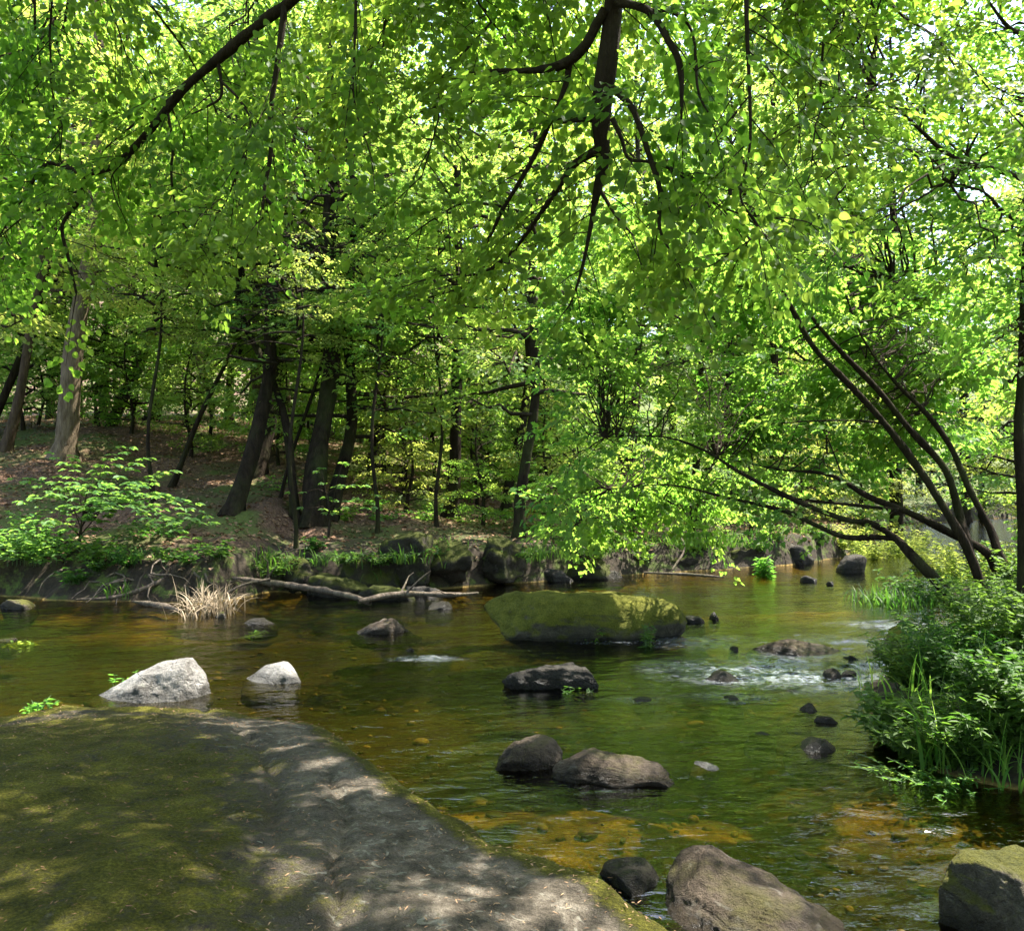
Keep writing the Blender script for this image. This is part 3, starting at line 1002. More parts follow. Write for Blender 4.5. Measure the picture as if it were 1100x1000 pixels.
def tree(x, y, kind, scale, rtrunk, label, lean=(0, 0), leafm='leaf_wood', barkm='bark', group=None, name='woodland_tree', roots=True, crown_up=0.0, bend=0.0, wob=.05):
    cr = CRN[kind]
    z = hz(x, y) - .12
    root = thing(name, label, 'tree', (x, y, z), group)
    top = cr[2] * scale + crown_up
    cbz = cr[3] * scale + crown_up
    lx, ly = lean
    pts, rr = [], []
    rs = R(int(abs(x * 131 + y * 17)) + 7)
    ph = rs.uniform(0, 6)
    for f in np.linspace(0, 1, 22):
        h = top * f ** 1.15
        k = min(1, h / max(cbz * 1.25, 1))
        k = k + bend * math.sin(math.pi * min(k, 1))
        pts.append([lx * k + wob * math.sin(ph + h * 1.3) * min(h, 1), ly * k + wob * math.cos(ph + h * .9) * min(h, 1), h])
        rr.append(rtrunk * ((1 - f) ** .75 * .96 + .05) * (1 + .5 * math.exp(-h / .22)))
    V, Q = tubes([(np.array(pts), np.array(rr))], 14, .16, int(ph * 10))
    if roots:   # buttresses at the foot
        a = np.arctan2(V[:, 1], V[:, 0])
        fl = np.exp(-V[:, 2] / .25)
        V[:, :2] *= (1 + .28 * fl * np.sin(a * 4 + ph))[:, None]
    obj('trunk', mesh('trunk', V, Q), M[barkm], root)
    ang = rt.uniform(0, 6.28)
    cme = cr[1]
    if not group:       # leaves removed along the paths cut for placed sun spots
        P_, A_, N_, S_ = cr[4]
        c_, s_ = math.cos(ang), math.sin(ang)
        W = np.stack([P_[:, 0] * c_ - P_[:, 1] * s_, P_[:, 0] * s_ + P_[:, 1] * c_, P_[:, 2]], 1) * scale + [x + lx, y + ly, z + crown_up]
        kk = sunny(W)
        if not kk.all():
            cme = leaf_mesh('crown', P_[kk], A_[kk], N_[kk], S_[kk], T_DIA, seed=int(x * 7 + y) % 97)
    for nm, me, mt in (('limbs', cr[0], 'twig' if barkm == 'bark' else barkm), ('crown', cme, leafm)):
        o = obj(nm, with_mat(me, M[mt]), None, root)
        o.location = (lx, ly, crown_up)
        o.scale = (scale, scale, scale)
        o.rotation_euler = (0, 0, ang)
    return root


def px_tree(pb, pt, Y, w_px, kind, scale, label, **kw):
    """trunk whose base is seen at column pb and that passes pt=(px,py) higher up, at distance Y"""
    x = (pb - 550) / F * Y
    c = at(pt[0], pt[1], Y + kw.get('ly', 0) * .8)
    z0 = hz(x, Y)
    cbz = CRN[kind][3] * scale * 1.25 + kw.get('crown_up', 0) * 1.25
    lean = (c[0] - x) * cbz / max(c[2] - z0, .5)
    return tree(x, Y, kind, scale, w_px / F * Y * .42, label, lean=(lean, kw.pop('ly', 0)), **kw)


def bare_branch(parent, p0, d, L, seed, mat):
    r = R(seed)
    ln = []

    def gr(p, d, L, rad_, n):
        pts = [p]
        for k in range(4):
            d = nrm(d + r.normal(0, .22, 3) + np.array([0, 0, -.06]))
            pts.append(pts[-1] + d * L / 4)
        ln.append((np.array(pts), np.linspace(rad_, rad_ * .35, 5)))
        if n:
            for k in range(3):
                gr(pts[1 + k], nrm(d + r.normal(0, .55, 3)), L * .5, rad_ * .5, n - 1)
    gr(np.array(p0), nrm(np.array(d)), L, .02, 2)
    return obj('dead_branch', tube_mesh('dead_branch', ln, 5), M[mat], parent)


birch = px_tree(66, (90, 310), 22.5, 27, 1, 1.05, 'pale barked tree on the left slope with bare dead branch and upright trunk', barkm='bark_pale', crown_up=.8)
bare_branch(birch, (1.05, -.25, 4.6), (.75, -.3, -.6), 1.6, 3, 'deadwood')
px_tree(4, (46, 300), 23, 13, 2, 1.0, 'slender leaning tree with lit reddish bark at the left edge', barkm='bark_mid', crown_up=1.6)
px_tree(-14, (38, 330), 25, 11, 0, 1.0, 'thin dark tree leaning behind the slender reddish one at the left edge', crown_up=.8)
px_tree(249, (290, 385), 17.8, 22, 0, .82, 'dark tree with straight trunk leaning right above the undercut bank', crown_up=-.2, ly=1.2)
px_tree(277, (296, 430), 21.5, 17, 0, .9, 'dark tree close behind the straight right leaning trunk', crown_up=-.2, ly=1.2)
px_tree(318, (288, 430), 18.6, 12, 2, .85, 'thin crooked tree leaning left beside the twin dark trunks', crown_up=2.0, bend=-.25, ly=1.2)
px_tree(336, (350, 440), 18.4, 30, 0, .85, 'thickest dark tree, left of the twin trunks at the bank edge', ly=1.2)
px_tree(354, (374, 450), 18.9, 18, 2, .95, 'dark tree, right of the twin trunks at the bank edge', crown_up=-.1, ly=1.2)
px_tree(395, (402, 440), 24, 7, 2, .8, 'spindly young tree just right of the twin dark trunks', crown_up=1.2)
px_tree(411, (414, 450), 26, 6, 2, .8, 'second spindly young tree, further right of the twin dark trunks', crown_up=1.2)
px_tree(482, (491, 450), 21.5, 18, 2, 1.05, 'ivy darkened tree in the middle of the far bank', crown_up=.2)
px_tree(556, (573, 420), 18.8, 15, 2, .95, 'slim dark tree at the bank end above the mossy boulders', crown_up=.7)
px_tree(543, (556, 470), 24.5, 13, 0, 1.0, 'tree standing back just left of the slim dark bank tree')
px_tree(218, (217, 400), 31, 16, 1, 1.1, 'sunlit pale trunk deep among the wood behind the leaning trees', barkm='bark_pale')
px_tree(182, (236, 400), 21, 7, 2, .8, 'very thin sapling trunk slanting right across the slope', crown_up=1.5)
px_tree(300, (330, 430), 19.5, 5, 2, .7, 'wand thin young tree between the crooked tree and the twin trunks', crown_up=2.2)
px_tree(118, (135, 420), 29, 15, 0, 1.05, 'tree in shadow right of the pale barked tree up the slope')
px_tree(160, (168, 430), 33, 14, 3, 1.0, 'dark tree high on the slope between pale tree and sunlit trunk')
px_tree(-60, (-40, 300), 18, 26, 0, 1.0, 'broad tree just outside the left edge whose leaves reach in', leafm='leaf_sunlit')

# deeper wood on the left and centre
placed = [(-11, 22.5), (-5.6, 17.8), (-4, 18.4), (-1.5, 21.5), (.1, 18.8), (-10.8, 31), (-13, 23), (-6, 21)]
rp_ = R(9)
for k in range(48):     # shrubby second storey that closes the wood between the trunks
    y = 24.5 + 22 * rp_.random()
    x = rp_.uniform(-.66 * y, min(.2 * y, 5 + (y - 24) * .4))
    if y - np.interp(x, FBX, FBY) < 7 + (x < -6) * 3:
        continue
    tree(x, y, 5, rp_.uniform(.55, .95), .05, 'low spreading understorey tree back in the wood', leafm=['leaf_wood', 'leaf_bank'][k % 2], group='understorey trees in the wood', wob=.12, roots=False)
cnt, tries = 0, 0
while cnt < 40 and tries < 4000:
    tries += 1
    y = 23 + 42 * rp_.random() ** 1.25
    x = rp_.uniform(-.66 * y - 3, min(.42 * y, 9 + (y - 24) * .42))
    if y < np.interp(x, FBX, FBY) + 2.5 or y - np.interp(x, FBX, FBY) < 3 or min(math.hypot(x - a, y - b) for a, b in placed) < 3.1:
        continue
    placed.append((x, y))
    k = int(rp_.choice([0, 1, 2, 3, 5], p=[.24, .2, .22, .2, .14]))
    s = rp_.uniform(.9, 1.25) * (1.2 if y > 38 else 1)
    lm = ['leaf_wood', 'leaf_wood', 'leaf_sunlit', 'leaf_bank'][int(rp_.integers(4))]
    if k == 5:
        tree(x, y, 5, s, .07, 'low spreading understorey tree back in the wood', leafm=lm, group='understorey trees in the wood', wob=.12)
    else:
        tree(x, y, k, s, rp_.uniform(.13, .24), 'shaded tree among many deep in the wood beyond the bank', lean=(rp_.normal(0, .5), rp_.normal(0, .3)), leafm=lm,
             group='trees deep in the wood', barkm=['bark', 'bark_mid'][int(rp_.integers(2))])
    cnt += 1
# sunny understorey close behind the bank
for px, Y, s, lm, lab in [(432, 23.5, .62, 'leaf_sunlit', 'sunlit yellow green bush tree behind the bank, left of the ivy darkened tree'),
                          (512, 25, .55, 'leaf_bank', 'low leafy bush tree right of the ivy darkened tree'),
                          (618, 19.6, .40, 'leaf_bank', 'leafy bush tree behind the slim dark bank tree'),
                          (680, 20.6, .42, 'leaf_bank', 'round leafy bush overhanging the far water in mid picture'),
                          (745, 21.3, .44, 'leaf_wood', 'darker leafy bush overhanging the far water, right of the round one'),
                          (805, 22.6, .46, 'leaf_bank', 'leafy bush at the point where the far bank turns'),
                          (436, 20.6, .42, 'leaf_sunlit', 'small sunlit bush just behind the bank right of the twin trunks'),
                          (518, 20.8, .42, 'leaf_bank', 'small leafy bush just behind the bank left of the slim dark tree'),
                          (462, 24.5, .62, 'leaf_sunlit', 'bright bush tree glimpsed left of the ivy darkened tree'),
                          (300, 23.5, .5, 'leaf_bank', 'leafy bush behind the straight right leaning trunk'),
                          (590, 21.5, .5, 'leaf_sunlit', 'sunlit bush right of the slim dark tree'),
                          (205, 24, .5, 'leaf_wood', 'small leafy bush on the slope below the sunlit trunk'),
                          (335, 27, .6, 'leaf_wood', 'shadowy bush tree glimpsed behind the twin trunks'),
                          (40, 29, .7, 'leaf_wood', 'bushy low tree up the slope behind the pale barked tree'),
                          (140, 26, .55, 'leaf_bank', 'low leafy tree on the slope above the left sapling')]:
    tree((px - 550) / F * Y, Y, 5, s, .05, lab, leafm=lm, name='bush_tree', roots=False, wob=.15)

# the far side of the bend and the right bank
for i, (x, y, k, s) in enumerate([(-7.5, 1.0, 0, 1.0), (-4, -6, 3, 1.0), (3.5, -7, 0, 1.1), (-10, -5, 1, 1.1), (9, -4, 3, .95), (-1, -12, 3, 1.1), (12.5, 3, 0, .9), (-10.5, 7.5, 2, 1.0), (-13, 2, 0, 1.1)]):  # unseen trees added behind the camera to cut sky light on the slab
    tree(x, y, k, s, .2, 'bank tree added behind the viewer for shade, out of the picture', name='shade_tree', group='trees behind the viewer')
RT = [(9.6, 15.5, 5, .75, 'leaf_bank', 'leafy low tree close behind the leaning riverside tree'),
      (14.5, 20.0, 2, 1.0, 'leaf_sunlit', 'yellow green sunlit tree behind the leaning riverside tree'),
      (16.5, 23, 0, 1.1, 'leaf_wood', 'tall tree on the right bank behind the edge trunk'),
      (17.5, 29, 2, 1.0, 'leaf_sunlit', 'bright sunny tree where the stream bends away'),
      (11.5, 35, 5, .9, 'leaf_sunlit', 'golden lit bush tree closing the view up the stream'),
      (14.2, 41, 2, 1.0, 'leaf_sunlit', 'light green tree on the far side of the bend'),
      (8.5, 29, 3, 1.0, 'leaf_wood', 'tall full tree on the far bank near the bend'),
      (6.2, 25.5, 0, .95, 'leaf_wood', 'tree with wide crown above the far overhanging bushes'),
      (3.2, 23.8, 1, 1.0, 'leaf_bank', 'tree with high crown behind the round leafy bush'),
      (12, 30.5, 5, .6, 'leaf_sunlit', 'small sunlit bush beside the far bright water'),
      (8.2, 25.2, 5, .55, 'leaf_sunlit', 'bright bush on the far bank right of the turning point'),
      (10.6, 28.2, 5, .6, 'leaf_bank', 'green bush on the far bank seen through the leaning stems'),
      (13.6, 34.5, 5, .8, 'leaf_sunlit', 'pale sunny bush behind the stems at the bend'),
      (16.5, 38, 5, .9, 'leaf_sunlit', 'pale sunny bush farther round the bend'),
      (19, 33, 5, .9, 'leaf_sunlit', 'sunny bush on the right bank by the bend'),
      (11.5, 18.2, 5, .5, 'leaf_sunlit', 'small sunlit bush on the right bank behind the leaning tree'),
      (14.8, 20.5, 5, .7, 'leaf_bank', 'green bush on the right bank left of the edge trunk'),
      (7.6, 31, 3, 1.25, 'leaf_wood', 'tallest tree rising behind the bend of the stream'),
      (7, 34, 3, 1.45, 'leaf_wood', 'tall tree deep behind the far overhanging bushes'),
      (25, 36, 3, 1.3, 'leaf_wood', 'tall tree on the right bank far up the stream'),
      (17.5, 16.0, 1, .95, 'leaf_wood', 'right bank tree standing outside the right edge')]
for x, y, k, s, lm, lab in RT:
    tree(x, y, k, s, .14 if k != 5 else .06, lab, leafm=lm, name='riverside_tree', lean=(rt.normal(0, .4), 0))
for i, (x, y, s) in enumerate([(26.5, 50, 1.0), (30.5, 53, 1.15), (22.5, 55, 1.1), (34, 58, 1.0), (27.5, 60, 1.25), (17, 62, 1.2), (37, 49, .95), (20, 70, 1.3)][:8]):
    tree(x, y, 4, s, .22, 'dark conifer on the distant hillside seen past the edge trunk', leafm='needle', name='conifer_tree', group='conifers on the distant hillside')

for px, Y, s, up, lab in [(165, 18.5, .62, 3.2, 'slim young tree with bright leaf tiers left of the straight right leaning trunk'),
                          (405, 18.4, .6, 2.9, 'slim young tree with bright leaf tiers right of the twin dark trunks'),
                          (318, 16.9, .5, 3.5, 'thin stemmed tree with light leaves in front of the thickest dark trunk'),
                          (470, 19.5, .62, 3.0, 'slender tree with fresh leaves before the ivy darkened tree')]:
    tree((px - 550) / F * Y, Y, 5, s, .045, lab, leafm='leaf_sunlit' if up > 3.1 else 'leaf_bank', name='young_tree', roots=False, wob=.1, crown_up=up)
for x, y, s in [(-6, 50, 1.75), (1, 47, 1.7), (7, 52, 1.8), (15, 50, 1.7), (24, 47, 1.6), (30, 42, 1.5), (-14, 48, 1.7), (20, 58, 1.9)]:
    tree(x, y, 3, s, .3, 'very tall tree closing the canopy far behind the wood', name='woodland_tree', group='tall trees far behind the wood', leafm='leaf_wood')
tree(13.6, 31.5, 4, 1.12, .25, 'tall dark conifer beyond the bend, behind the bright branches at upper right', leafm='needle', name='conifer_tree')
tree(19.5, 27, 0, 1.35, .25, 'tall broad tree on the right bank behind the edge trunk branches', name='riverside_tree')

# ------------------------------------------------------------------ hand placed boughs
def pxline(seq, n=5):
    """seq of (px,py,Y,r) -> smoothed polyline and radii"""
    p = np.array([np.append(at(a, b, Y), rr) for a, b, Y, rr in seq])
    s = smooth_line(p, n)
    return s[:, :3], np.maximum(s[:, 3], .0022)


def resample(pts, step):
    d = np.concatenate([[0], np.cumsum(np.linalg.norm(np.diff(pts, axis=0), axis=1))])
    m = max(2, int(d[-1] / step))
    t = np.linspace(0, d[-1], m)
    return np.stack([np.interp(t, d, pts[:, i]) for i in range(3)], 1), d[-1]


def leafy(r, lines, step, tw_len, leaf, Mx, skip=0.0, start=0.0, down=.25, fan=3, rmax=.05, sp_len=.30, flat=.35, jit=.3):
    """twigs with leaf sprays along the thinner parts of the lines"""
    tw, P, D, L = [], [], [], []
    for pts, rr in lines:
        q, ln = resample(pts, step)
        rq = np.interp(np.linspace(0, 1, len(q)), np.linspace(0, 1, len(rr)), rr)
        T = nrm(np.gradient(q, axis=0))
        for i in range(len(q)):
            if rq[i] > rmax or i < start * len(q) or r.random() < skip:
                continue
            side = nrm(np.cross(T[i], [0, 0, 1.0]) + 1e-6) * (1 if r.random() < .5 else -1)
            d = nrm(T[i] * r.uniform(.2, .9) + side * r.uniform(.3, 1.0) + np.array([0, 0, r.uniform(-down * 2, .35)]))
            l = tw_len * r.uniform(.55, 1.25)
            t = np.linspace(0, 1, 4)[:, None]
            p = q[i] + d * l * t + np.array([0, 0, -.22]) * l * t ** 2
            tw.append((p, np.linspace(.0042, .0016, 4)))
            for k in range(fan):
                f = (k + .7) / fan
                P.append(q[i] + d * l * f - np.array([0, 0, .22 * l * f * f]))
                a = r.uniform(-.9, .9) if k < fan - 1 else 0
                D.append([d[0] * math.cos(a) - d[1] * math.sin(a), d[0] * math.sin(a) + d[1] * math.cos(a), d[2] - .12])
                L.append(sp_len * r.uniform(.75, 1.25))
    return tw, sprays(r, np.array(P), np.array(D), np.array(L), Mx, leaf, flat=flat, width=.55, jit=jit)


def fill_lines(r, src, targets, r0=.018, sag=.1):
    out = []
    for a, b in zip(src, targets):
        a, b = np.array(a, float), np.array(b, float)
        L = np.linalg.norm(b - a)
        t = np.linspace(0, 1, 9)[:, None]
        p = a + (b - a) * t + np.array([0, 0, 1]) * L * sag * np.sin(math.pi * t * .9)
        p[1:-1] += r.normal(0, .025 * L, (7, 3))
        out.append((p, np.linspace(r0, .004, 9)))
    return out


# tree behind the camera whose bough hangs into the middle of the view
r = R(21)
cen = [
    [(657, -230, 3.4, .062), (662, -80, 4.2, .058), (659, 0, 4.6, .054), (651, 73, 4.7, .050), (645, 127, 4.8, .044), (647, 175, 4.85, .032), (641, 207, 4.9, .022), (631, 262, 5.0, .011), (622, 300, 5.05, .008), (612, 328, 5.1, .005)],
    [(646, 160, 4.82, .026), (630, 168, 4.85, .022), (613, 182, 4.9, .02), (584, 225, 5.1, .016), (555, 265, 5.3, .014), (525, 291, 5.5, .012), (496, 309, 5.6, .009), (445, 324, 5.8, .004)],
    [(520, 295, 5.5, .009), (470, 297, 5.7, .006), (420, 313, 5.9, .003)],
    [(650, 10, 4.6, .03), (640, 28, 4.65, .028), (627, 51, 4.7, .026), (605, 69, 4.8, .024), (576, 76, 5.0, .018), (525, 77, 5.3, .011), (489, 88, 5.6, .005)],
    [(612, 64, 4.8, .018), (608, 90, 4.85, .014), (596, 120, 4.9, .009), (578, 160, 5.1, .016), (558, 196, 5.2, .016), (540, 225, 5.3, .015), (531, 245, 5.35, .012), (520, 268, 5.4, .005)],
    [(538, 222, 5.3, .010), (500, 218, 5.5, .007), (465, 236, 5.7, .005), (427, 264, 5.9, .003)],
    [(657, 95, 4.72, .02), (668, 104, 4.7, .016), (682, 122, 4.65, .014), (700, 175, 4.6, .013), (709, 206, 4.6, .012), (709, 247, 4.6, .009), (725, 278, 4.6, .004)],
    [(662, 2, 4.55, .028), (680, 6, 4.5, .022), (700, 15, 4.45, .019), (718, 44, 4.4, .017), (731, 73, 4.4, .014), (732, 128, 4.4, .006)],
    [(700, 12, 4.45, .012), (722, 14, 4.4, .008), (744, 36, 4.35, .007), (751, 102, 4.35, .006), (776, 140, 4.3, .003)],
    [(649, 128, 4.8, .016), (625, 129, 4.85, .013), (600, 132, 4.9, .008)],
    [(658, 128, 4.78, .012), (668, 150, 4.75, .009), (676, 171, 4.7, .008), (705, 176, 4.65, .006), (780, 205, 4.5, .003)],
    [(645, 205, 4.9, .011), (662, 232, 4.85, .008), (680, 253, 4.8, .004)],
    [(802, -40, 4.3, .012), (802, 21, 4.3, .010), (806, 150, 4.35, .007), (795, 210, 4.4, .006), (814, 245, 4.4, .006), (800, 262, 4.4, .004), (765, 285, 4.5, .003)],
    [(720, 180, 4.6, .006), (780, 225, 4.5, .005), (850, 235, 4.4, .003)],
]
cen = [pxline(s) for s in cen]
tx, ty = 1.9, -1.6
trunk = smooth_line(np.array([[tx, ty, .2, .30], [tx - .05, ty + .1, 1.2, .25], [tx - .15, ty + .25, 3, .22], [tx - .3, ty + .5, 5, .18], [tx - .2, ty + .6, 8, .12], [tx, ty + .8, 11, .03]]), 5)
top = cen[0][0][0]
arch = smooth_line(np.array([[tx - .22, ty + .35, 3.9, .11], [1.5, -.3, 4.7, .10], [1.1, 1.2, 5.35, .085], [.7, 2.6, 5.3, .07], list(top) + [.062]]), 6)
ov = thing('overhanging_tree', 'tree overhead whose thick dark bough hangs down the middle of the view', 'tree', (tx, ty, hz(tx, ty)))
off = np.array([tx, ty, hz(tx, ty)])
sub = lambda ls: [(p - off, q) for p, q in ls]
obj('trunk', tube_mesh('trunk', sub([(trunk[:, :3], trunk[:, 3])]), 14, .14), M['bark'], ov)
src, tg = [], []
for k in range(56):
    px, py, Y = r.uniform(360, 1130), r.uniform(-200, 300), r.uniform(5.4, 7.8)
    if py > 60 + 1.0 * abs(px - 640) * 0 + 210 * (Y < 6):
        py -= 120
    tgt = at(px, py, Y)
    s = np.array([tx - .25, ty + .5, r.uniform(4.4, 8.2)]) if k % 3 else arch[r.integers(8, len(arch)), :3]
    src.append(s + (tgt - s) * .35)
    tg.append(tgt)
mains = fill_lines(r, [np.array([tx - .25, ty + .5, z]) for z in (4.8, 5.4, 6.2, 7.0, 7.8, 6.6)], [(-.6, 6.8, 5.9), (2.4, 7.4, 5.7), (.6, 7.2, 6.9), (3.8, 6.4, 6.2), (-1.8, 5.8, 6.6), (5, 4.2, 6.5)], .055, .08)
src = []
for t_ in tg:   # each side branch leaves the nearest main limb
    best = min(((np.linalg.norm(p[i] - t_), p[i]) for p, _ in mains for i in range(3, 9)), key=lambda e: e[0])
    src.append(best[1])
fl = fill_lines(r, src, tg, .014, .03)
obj('bough', tube_mesh('bough', sub([(arch[:, :3], arch[:, 3])] + cen), 9, .22), M['twig'], ov)
tw, lv = leafy(r, cen, .10, .40, .052, 13, down=.2, fan=3, rmax=.03, sp_len=.26)
tw2, lv2 = leafy(r, fl + mains, .10, .50, .052, 19, start=.25, down=.2, fan=3, rmax=.04, sp_len=.30)
obj('limbs', tube_mesh('limbs', sub(mains + fl + tw + tw2), 6), M['twig'], ov)
hi = fill_lines(r, [np.array([tx - .2, ty + .5, z]) for z in (6.5, 7.5, 8.5, 9.3, 9.8, 7, 8)], [(-1.5, 7.4, 8.6), (1, 7.8, 9.2), (3.4, 7.4, 8.8), (0, 7, 10.4), (4.5, 6.5, 9.6), (2, 8, 8), (-2.5, 6, 9.5)], .05, .06)  # high limbs above the frame, added to shade the near leaves and slab
ht = [np.array([r.uniform(-2.5, 3.0), r.uniform(3.5, 7), r.uniform(7, 9.6)]) for k in range(26)]
hs = [min(((np.linalg.norm(p[i] - t_), p[i]) for p, _ in hi for i in range(2, 9)), key=lambda e: e[0])[1] for t_ in ht]
hf = fill_lines(r, hs, ht, .014, .03)
tw3, lv3 = leafy(r, hi + hf, .17, .6, .10, 12, down=.15, fan=3, rmax=.04, sp_len=.45)
obj('limbs', tube_mesh('limbs', sub(hi + hf), 6), M['twig'], ov)
P, A, N, S = cat([lv, lv2, lv3])
k = sunny(P)
P, A, N, S = P[k], A[k], N[k], S[k]
obj('crown', leaf_mesh('crown', P - off, A, N, S, T_ROUND, seed=8), M['leaf_near'], ov)

# second tree behind the camera, bough slanting down to the left
r = R(33)
lef = [
    [(420, -150, 4.6, .046), (360, -55, 5.1, .040), (314, 0, 5.4, .036), (284, 22, 5.5, .035), (233, 65, 5.7, .032), (196, 97, 5.85, .030), (160, 142, 6.0, .028), (127, 175, 6.1, .027), (106, 184, 6.15, .022), (87, 185, 6.2, .018), (65, 178, 6.3, .014), (47, 179, 6.4, .010), (22, 218, 6.5, .008), (-6, 262, 6.6, .005)],
    [(92, 186, 6.2, .020), (85, 215, 6.2, .017), (67, 242, 6.2, .015), (73, 276, 6.25, .013), (82, 315, 6.3, .009)],
    [(306, 6, 5.42, .022), (300, 55, 5.4, .020), (291, 120, 5.4, .018), (291, 164, 5.4, .016), (284, 204, 5.4, .013), (282, 235, 5.4, .007)],
    [(234, 66, 5.7, .012), (238, 102, 5.7, .009), (222, 115, 5.75, .008), (200, 126, 5.8, .004)],
    [(180, 122, 5.9, .011), (186, 156, 5.9, .009), (184, 189, 5.95, .008), (193, 233, 6.0, .006), (225, 278, 6.0, .003)],
    [(197, 96, 5.85, .010), (153, 127, 6.0, .008), (113, 160, 6.1, .006), (108, 173, 6.1, .004)],
    [(236, 86, 5.7, .009), (258, 109, 5.65, .008), (269, 138, 5.6, .006), (251, 196, 5.6, .005), (233, 229, 5.6, .004), (197, 227, 5.65, .003)],
    [(383, -60, 5.2, .010), (382, 20, 5.2, .009), (380, 105, 5.2, .007), (398, 166, 5.2, .004)],
    [(72, 206, 6.25, .009), (45, 224, 6.4, .007), (22, 236, 6.5, .006), (-8, 262, 6.6, .003)],
    [(140, 168, 6.05, .008), (120, 190, 6.05, .006), (124, 215, 6.05, .003)],
    [(284, 206, 5.4, .008), (262, 220, 5.45, .006), (248, 232, 5.5, .003)],
]
lef = [pxline(s) for s in lef]
tx, ty = -1.6, -2.2
off = np.array([tx, ty, hz(tx, ty)])
trunk = smooth_line(np.array([[tx, ty, .2, .27], [tx + .05, ty, 1.5, .22], [tx + .1, ty + .2, 3.5, .19], [tx, ty + .5, 6, .15], [tx, ty + .6, 9, .09], [tx, ty + .8, 12, .03]]), 5)
top = lef[0][0][0]
arch = smooth_line(np.array([[tx + .1, ty + .3, 4.2, .09], [-1.35, -.6, 5.3, .08], [-1.1, 1.4, 5.9, .07], [-.85, 3.2, 5.9, .055], list(top) + [.046]]), 6)
ot = thing('overhanging_tree', 'tree overhead whose slanting bough crosses the upper left corner', 'tree', tuple(off))
obj('trunk', tube_mesh('trunk', sub([(trunk[:, :3], trunk[:, 3])]), 14, .14), M['bark'], ot)
mains = fill_lines(r, [np.array([tx, ty + .5, z]) for z in (5.2, 5.8, 6.6, 7.4, 8.2)], [(-3.6, 7.2, 6.0), (-2.2, 7.4, 6.4), (-5, 6.2, 6.6), (-.6, 7.4, 7.2), (-4.4, 7.4, 7.4)], .05, .08)
tg = []
for k in range(32):
    tg.append(at(r.uniform(-130, 470), r.uniform(-200, 215), r.uniform(6.0, 8.0)))
src = [min(((np.linalg.norm(p[i] - t_), p[i]) for p, _ in mains for i in range(3, 9)), key=lambda e: e[0])[1] for t_ in tg]
fl = fill_lines(r, src, tg, .014, .03)
obj('bough', tube_mesh('bough', sub([(arch[:, :3], arch[:, 3])] + lef), 9, .22), M['twig'], ot)
tw, lv = leafy(r, lef, .11, .42, .053, 13, down=.2, fan=3, rmax=.028, sp_len=.28)
tw2, lv2 = leafy(r, fl + mains, .11, .52, .052, 19, start=.25, down=.2, fan=3, rmax=.04, sp_len=.30)
obj('limbs', tube_mesh('limbs', sub(mains + fl + tw + tw2), 6), M['twig'], ot)
P, A, N, S = cat([lv, lv2])
k = sunny(P)
P, A, N, S = P[k], A[k], N[k], S[k]
obj('crown', leaf_mesh('crown', P - off, A, N, S, T_ROUND, seed=9), M['leaf_near'], ot)

# leaning multi stemmed tree on the right bank
r = R(44)
st = [
    [(1078, 700, 9.4, .075), (1066, 655, 9.5, .06), (1054, 628, 9.5, .052), (1041, 594, 9.5, .048), (1028, 568, 9.5, .046), (990, 508, 9.6, .042), (951, 456, 9.7, .038), (917, 418, 9.8, .034), (874, 373, 9.9, .03), (846, 323, 10, .024), (815, 270, 10.1, .016), (770, 215, 10.2, .008)],
    [(1075, 690, 9.5, .06), (1050, 620, 9.6, .05), (1037, 577, 9.6, .045), (1030, 551, 9.7, .042), (1015, 504, 9.7, .04), (977, 461, 9.8, .036), (942, 418, 9.9, .032), (899, 373, 10, .024), (865, 330, 10.1, .014), (830, 262, 10.2, .007)],
    [(1084, 690, 9.6, .06), (1080, 620, 9.7, .05), (1072, 594, 9.7, .045), (1063, 567, 9.8, .04), (1041, 525, 9.9, .035), (1020, 478, 10, .03), (994, 443, 10.1, .026), (960, 409, 10.2, .018), (925, 360, 10.3, .01), (900, 290, 10.4, .006)],
    [(1074, 702, 9.3, .07), (1054, 671, 9.3, .058), (1022, 640, 9.35, .055), (994, 611, 9.4, .052), (975, 592, 9.5, .046), (960, 577, 9.6, .04), (935, 562, 9.7, .034), (908, 558, 9.8, .032), (856, 538, 10.1, .028), (796, 508, 10.5, .022), (757, 484, 10.8, .016), (710, 469, 11.1, .009), (650, 470, 11.5, .005)],
    [(962, 579, 9.6, .034), (940, 577, 9.7, .032), (908, 577, 9.8, .030), (876, 564, 10, .028), (843, 549, 10.3, .025), (779, 534, 10.8, .018), (719, 521, 11.3, .010), (655, 525, 11.8, .005)],
    [(1070, 612, 9.7, .05), (1058, 592, 9.7, .046), (1020, 572, 9.8, .044), (977, 551, 9.9, .038), (934, 534, 10.1, .030), (891, 510, 10.4, .022), (835, 504, 10.8, .013), (770, 490, 11.3, .006)],
    [(965, 548, 9.9, .022), (940, 545, 9.95, .020), (912, 542, 10.1, .018), (874, 538, 10.3, .012), (820, 530, 10.7, .006)],
    [(952, 456, 9.7, .014), (925, 452, 9.8, .012), (880, 452, 10, .009), (835, 455, 10.2, .006)],
    [(905, 512, 10.3, .012), (893, 480, 10.3, .009), (880, 452, 10.3, .006)],
]
st = [pxline(s) for s in st]
c0 = on(1076, 690, .35)
off = np.array([c0[0], 9.5, hz(c0[0], 9.5)])
tg, src = [], []
allp = np.vstack([p[len(p) // 3:] for p, _ in st])
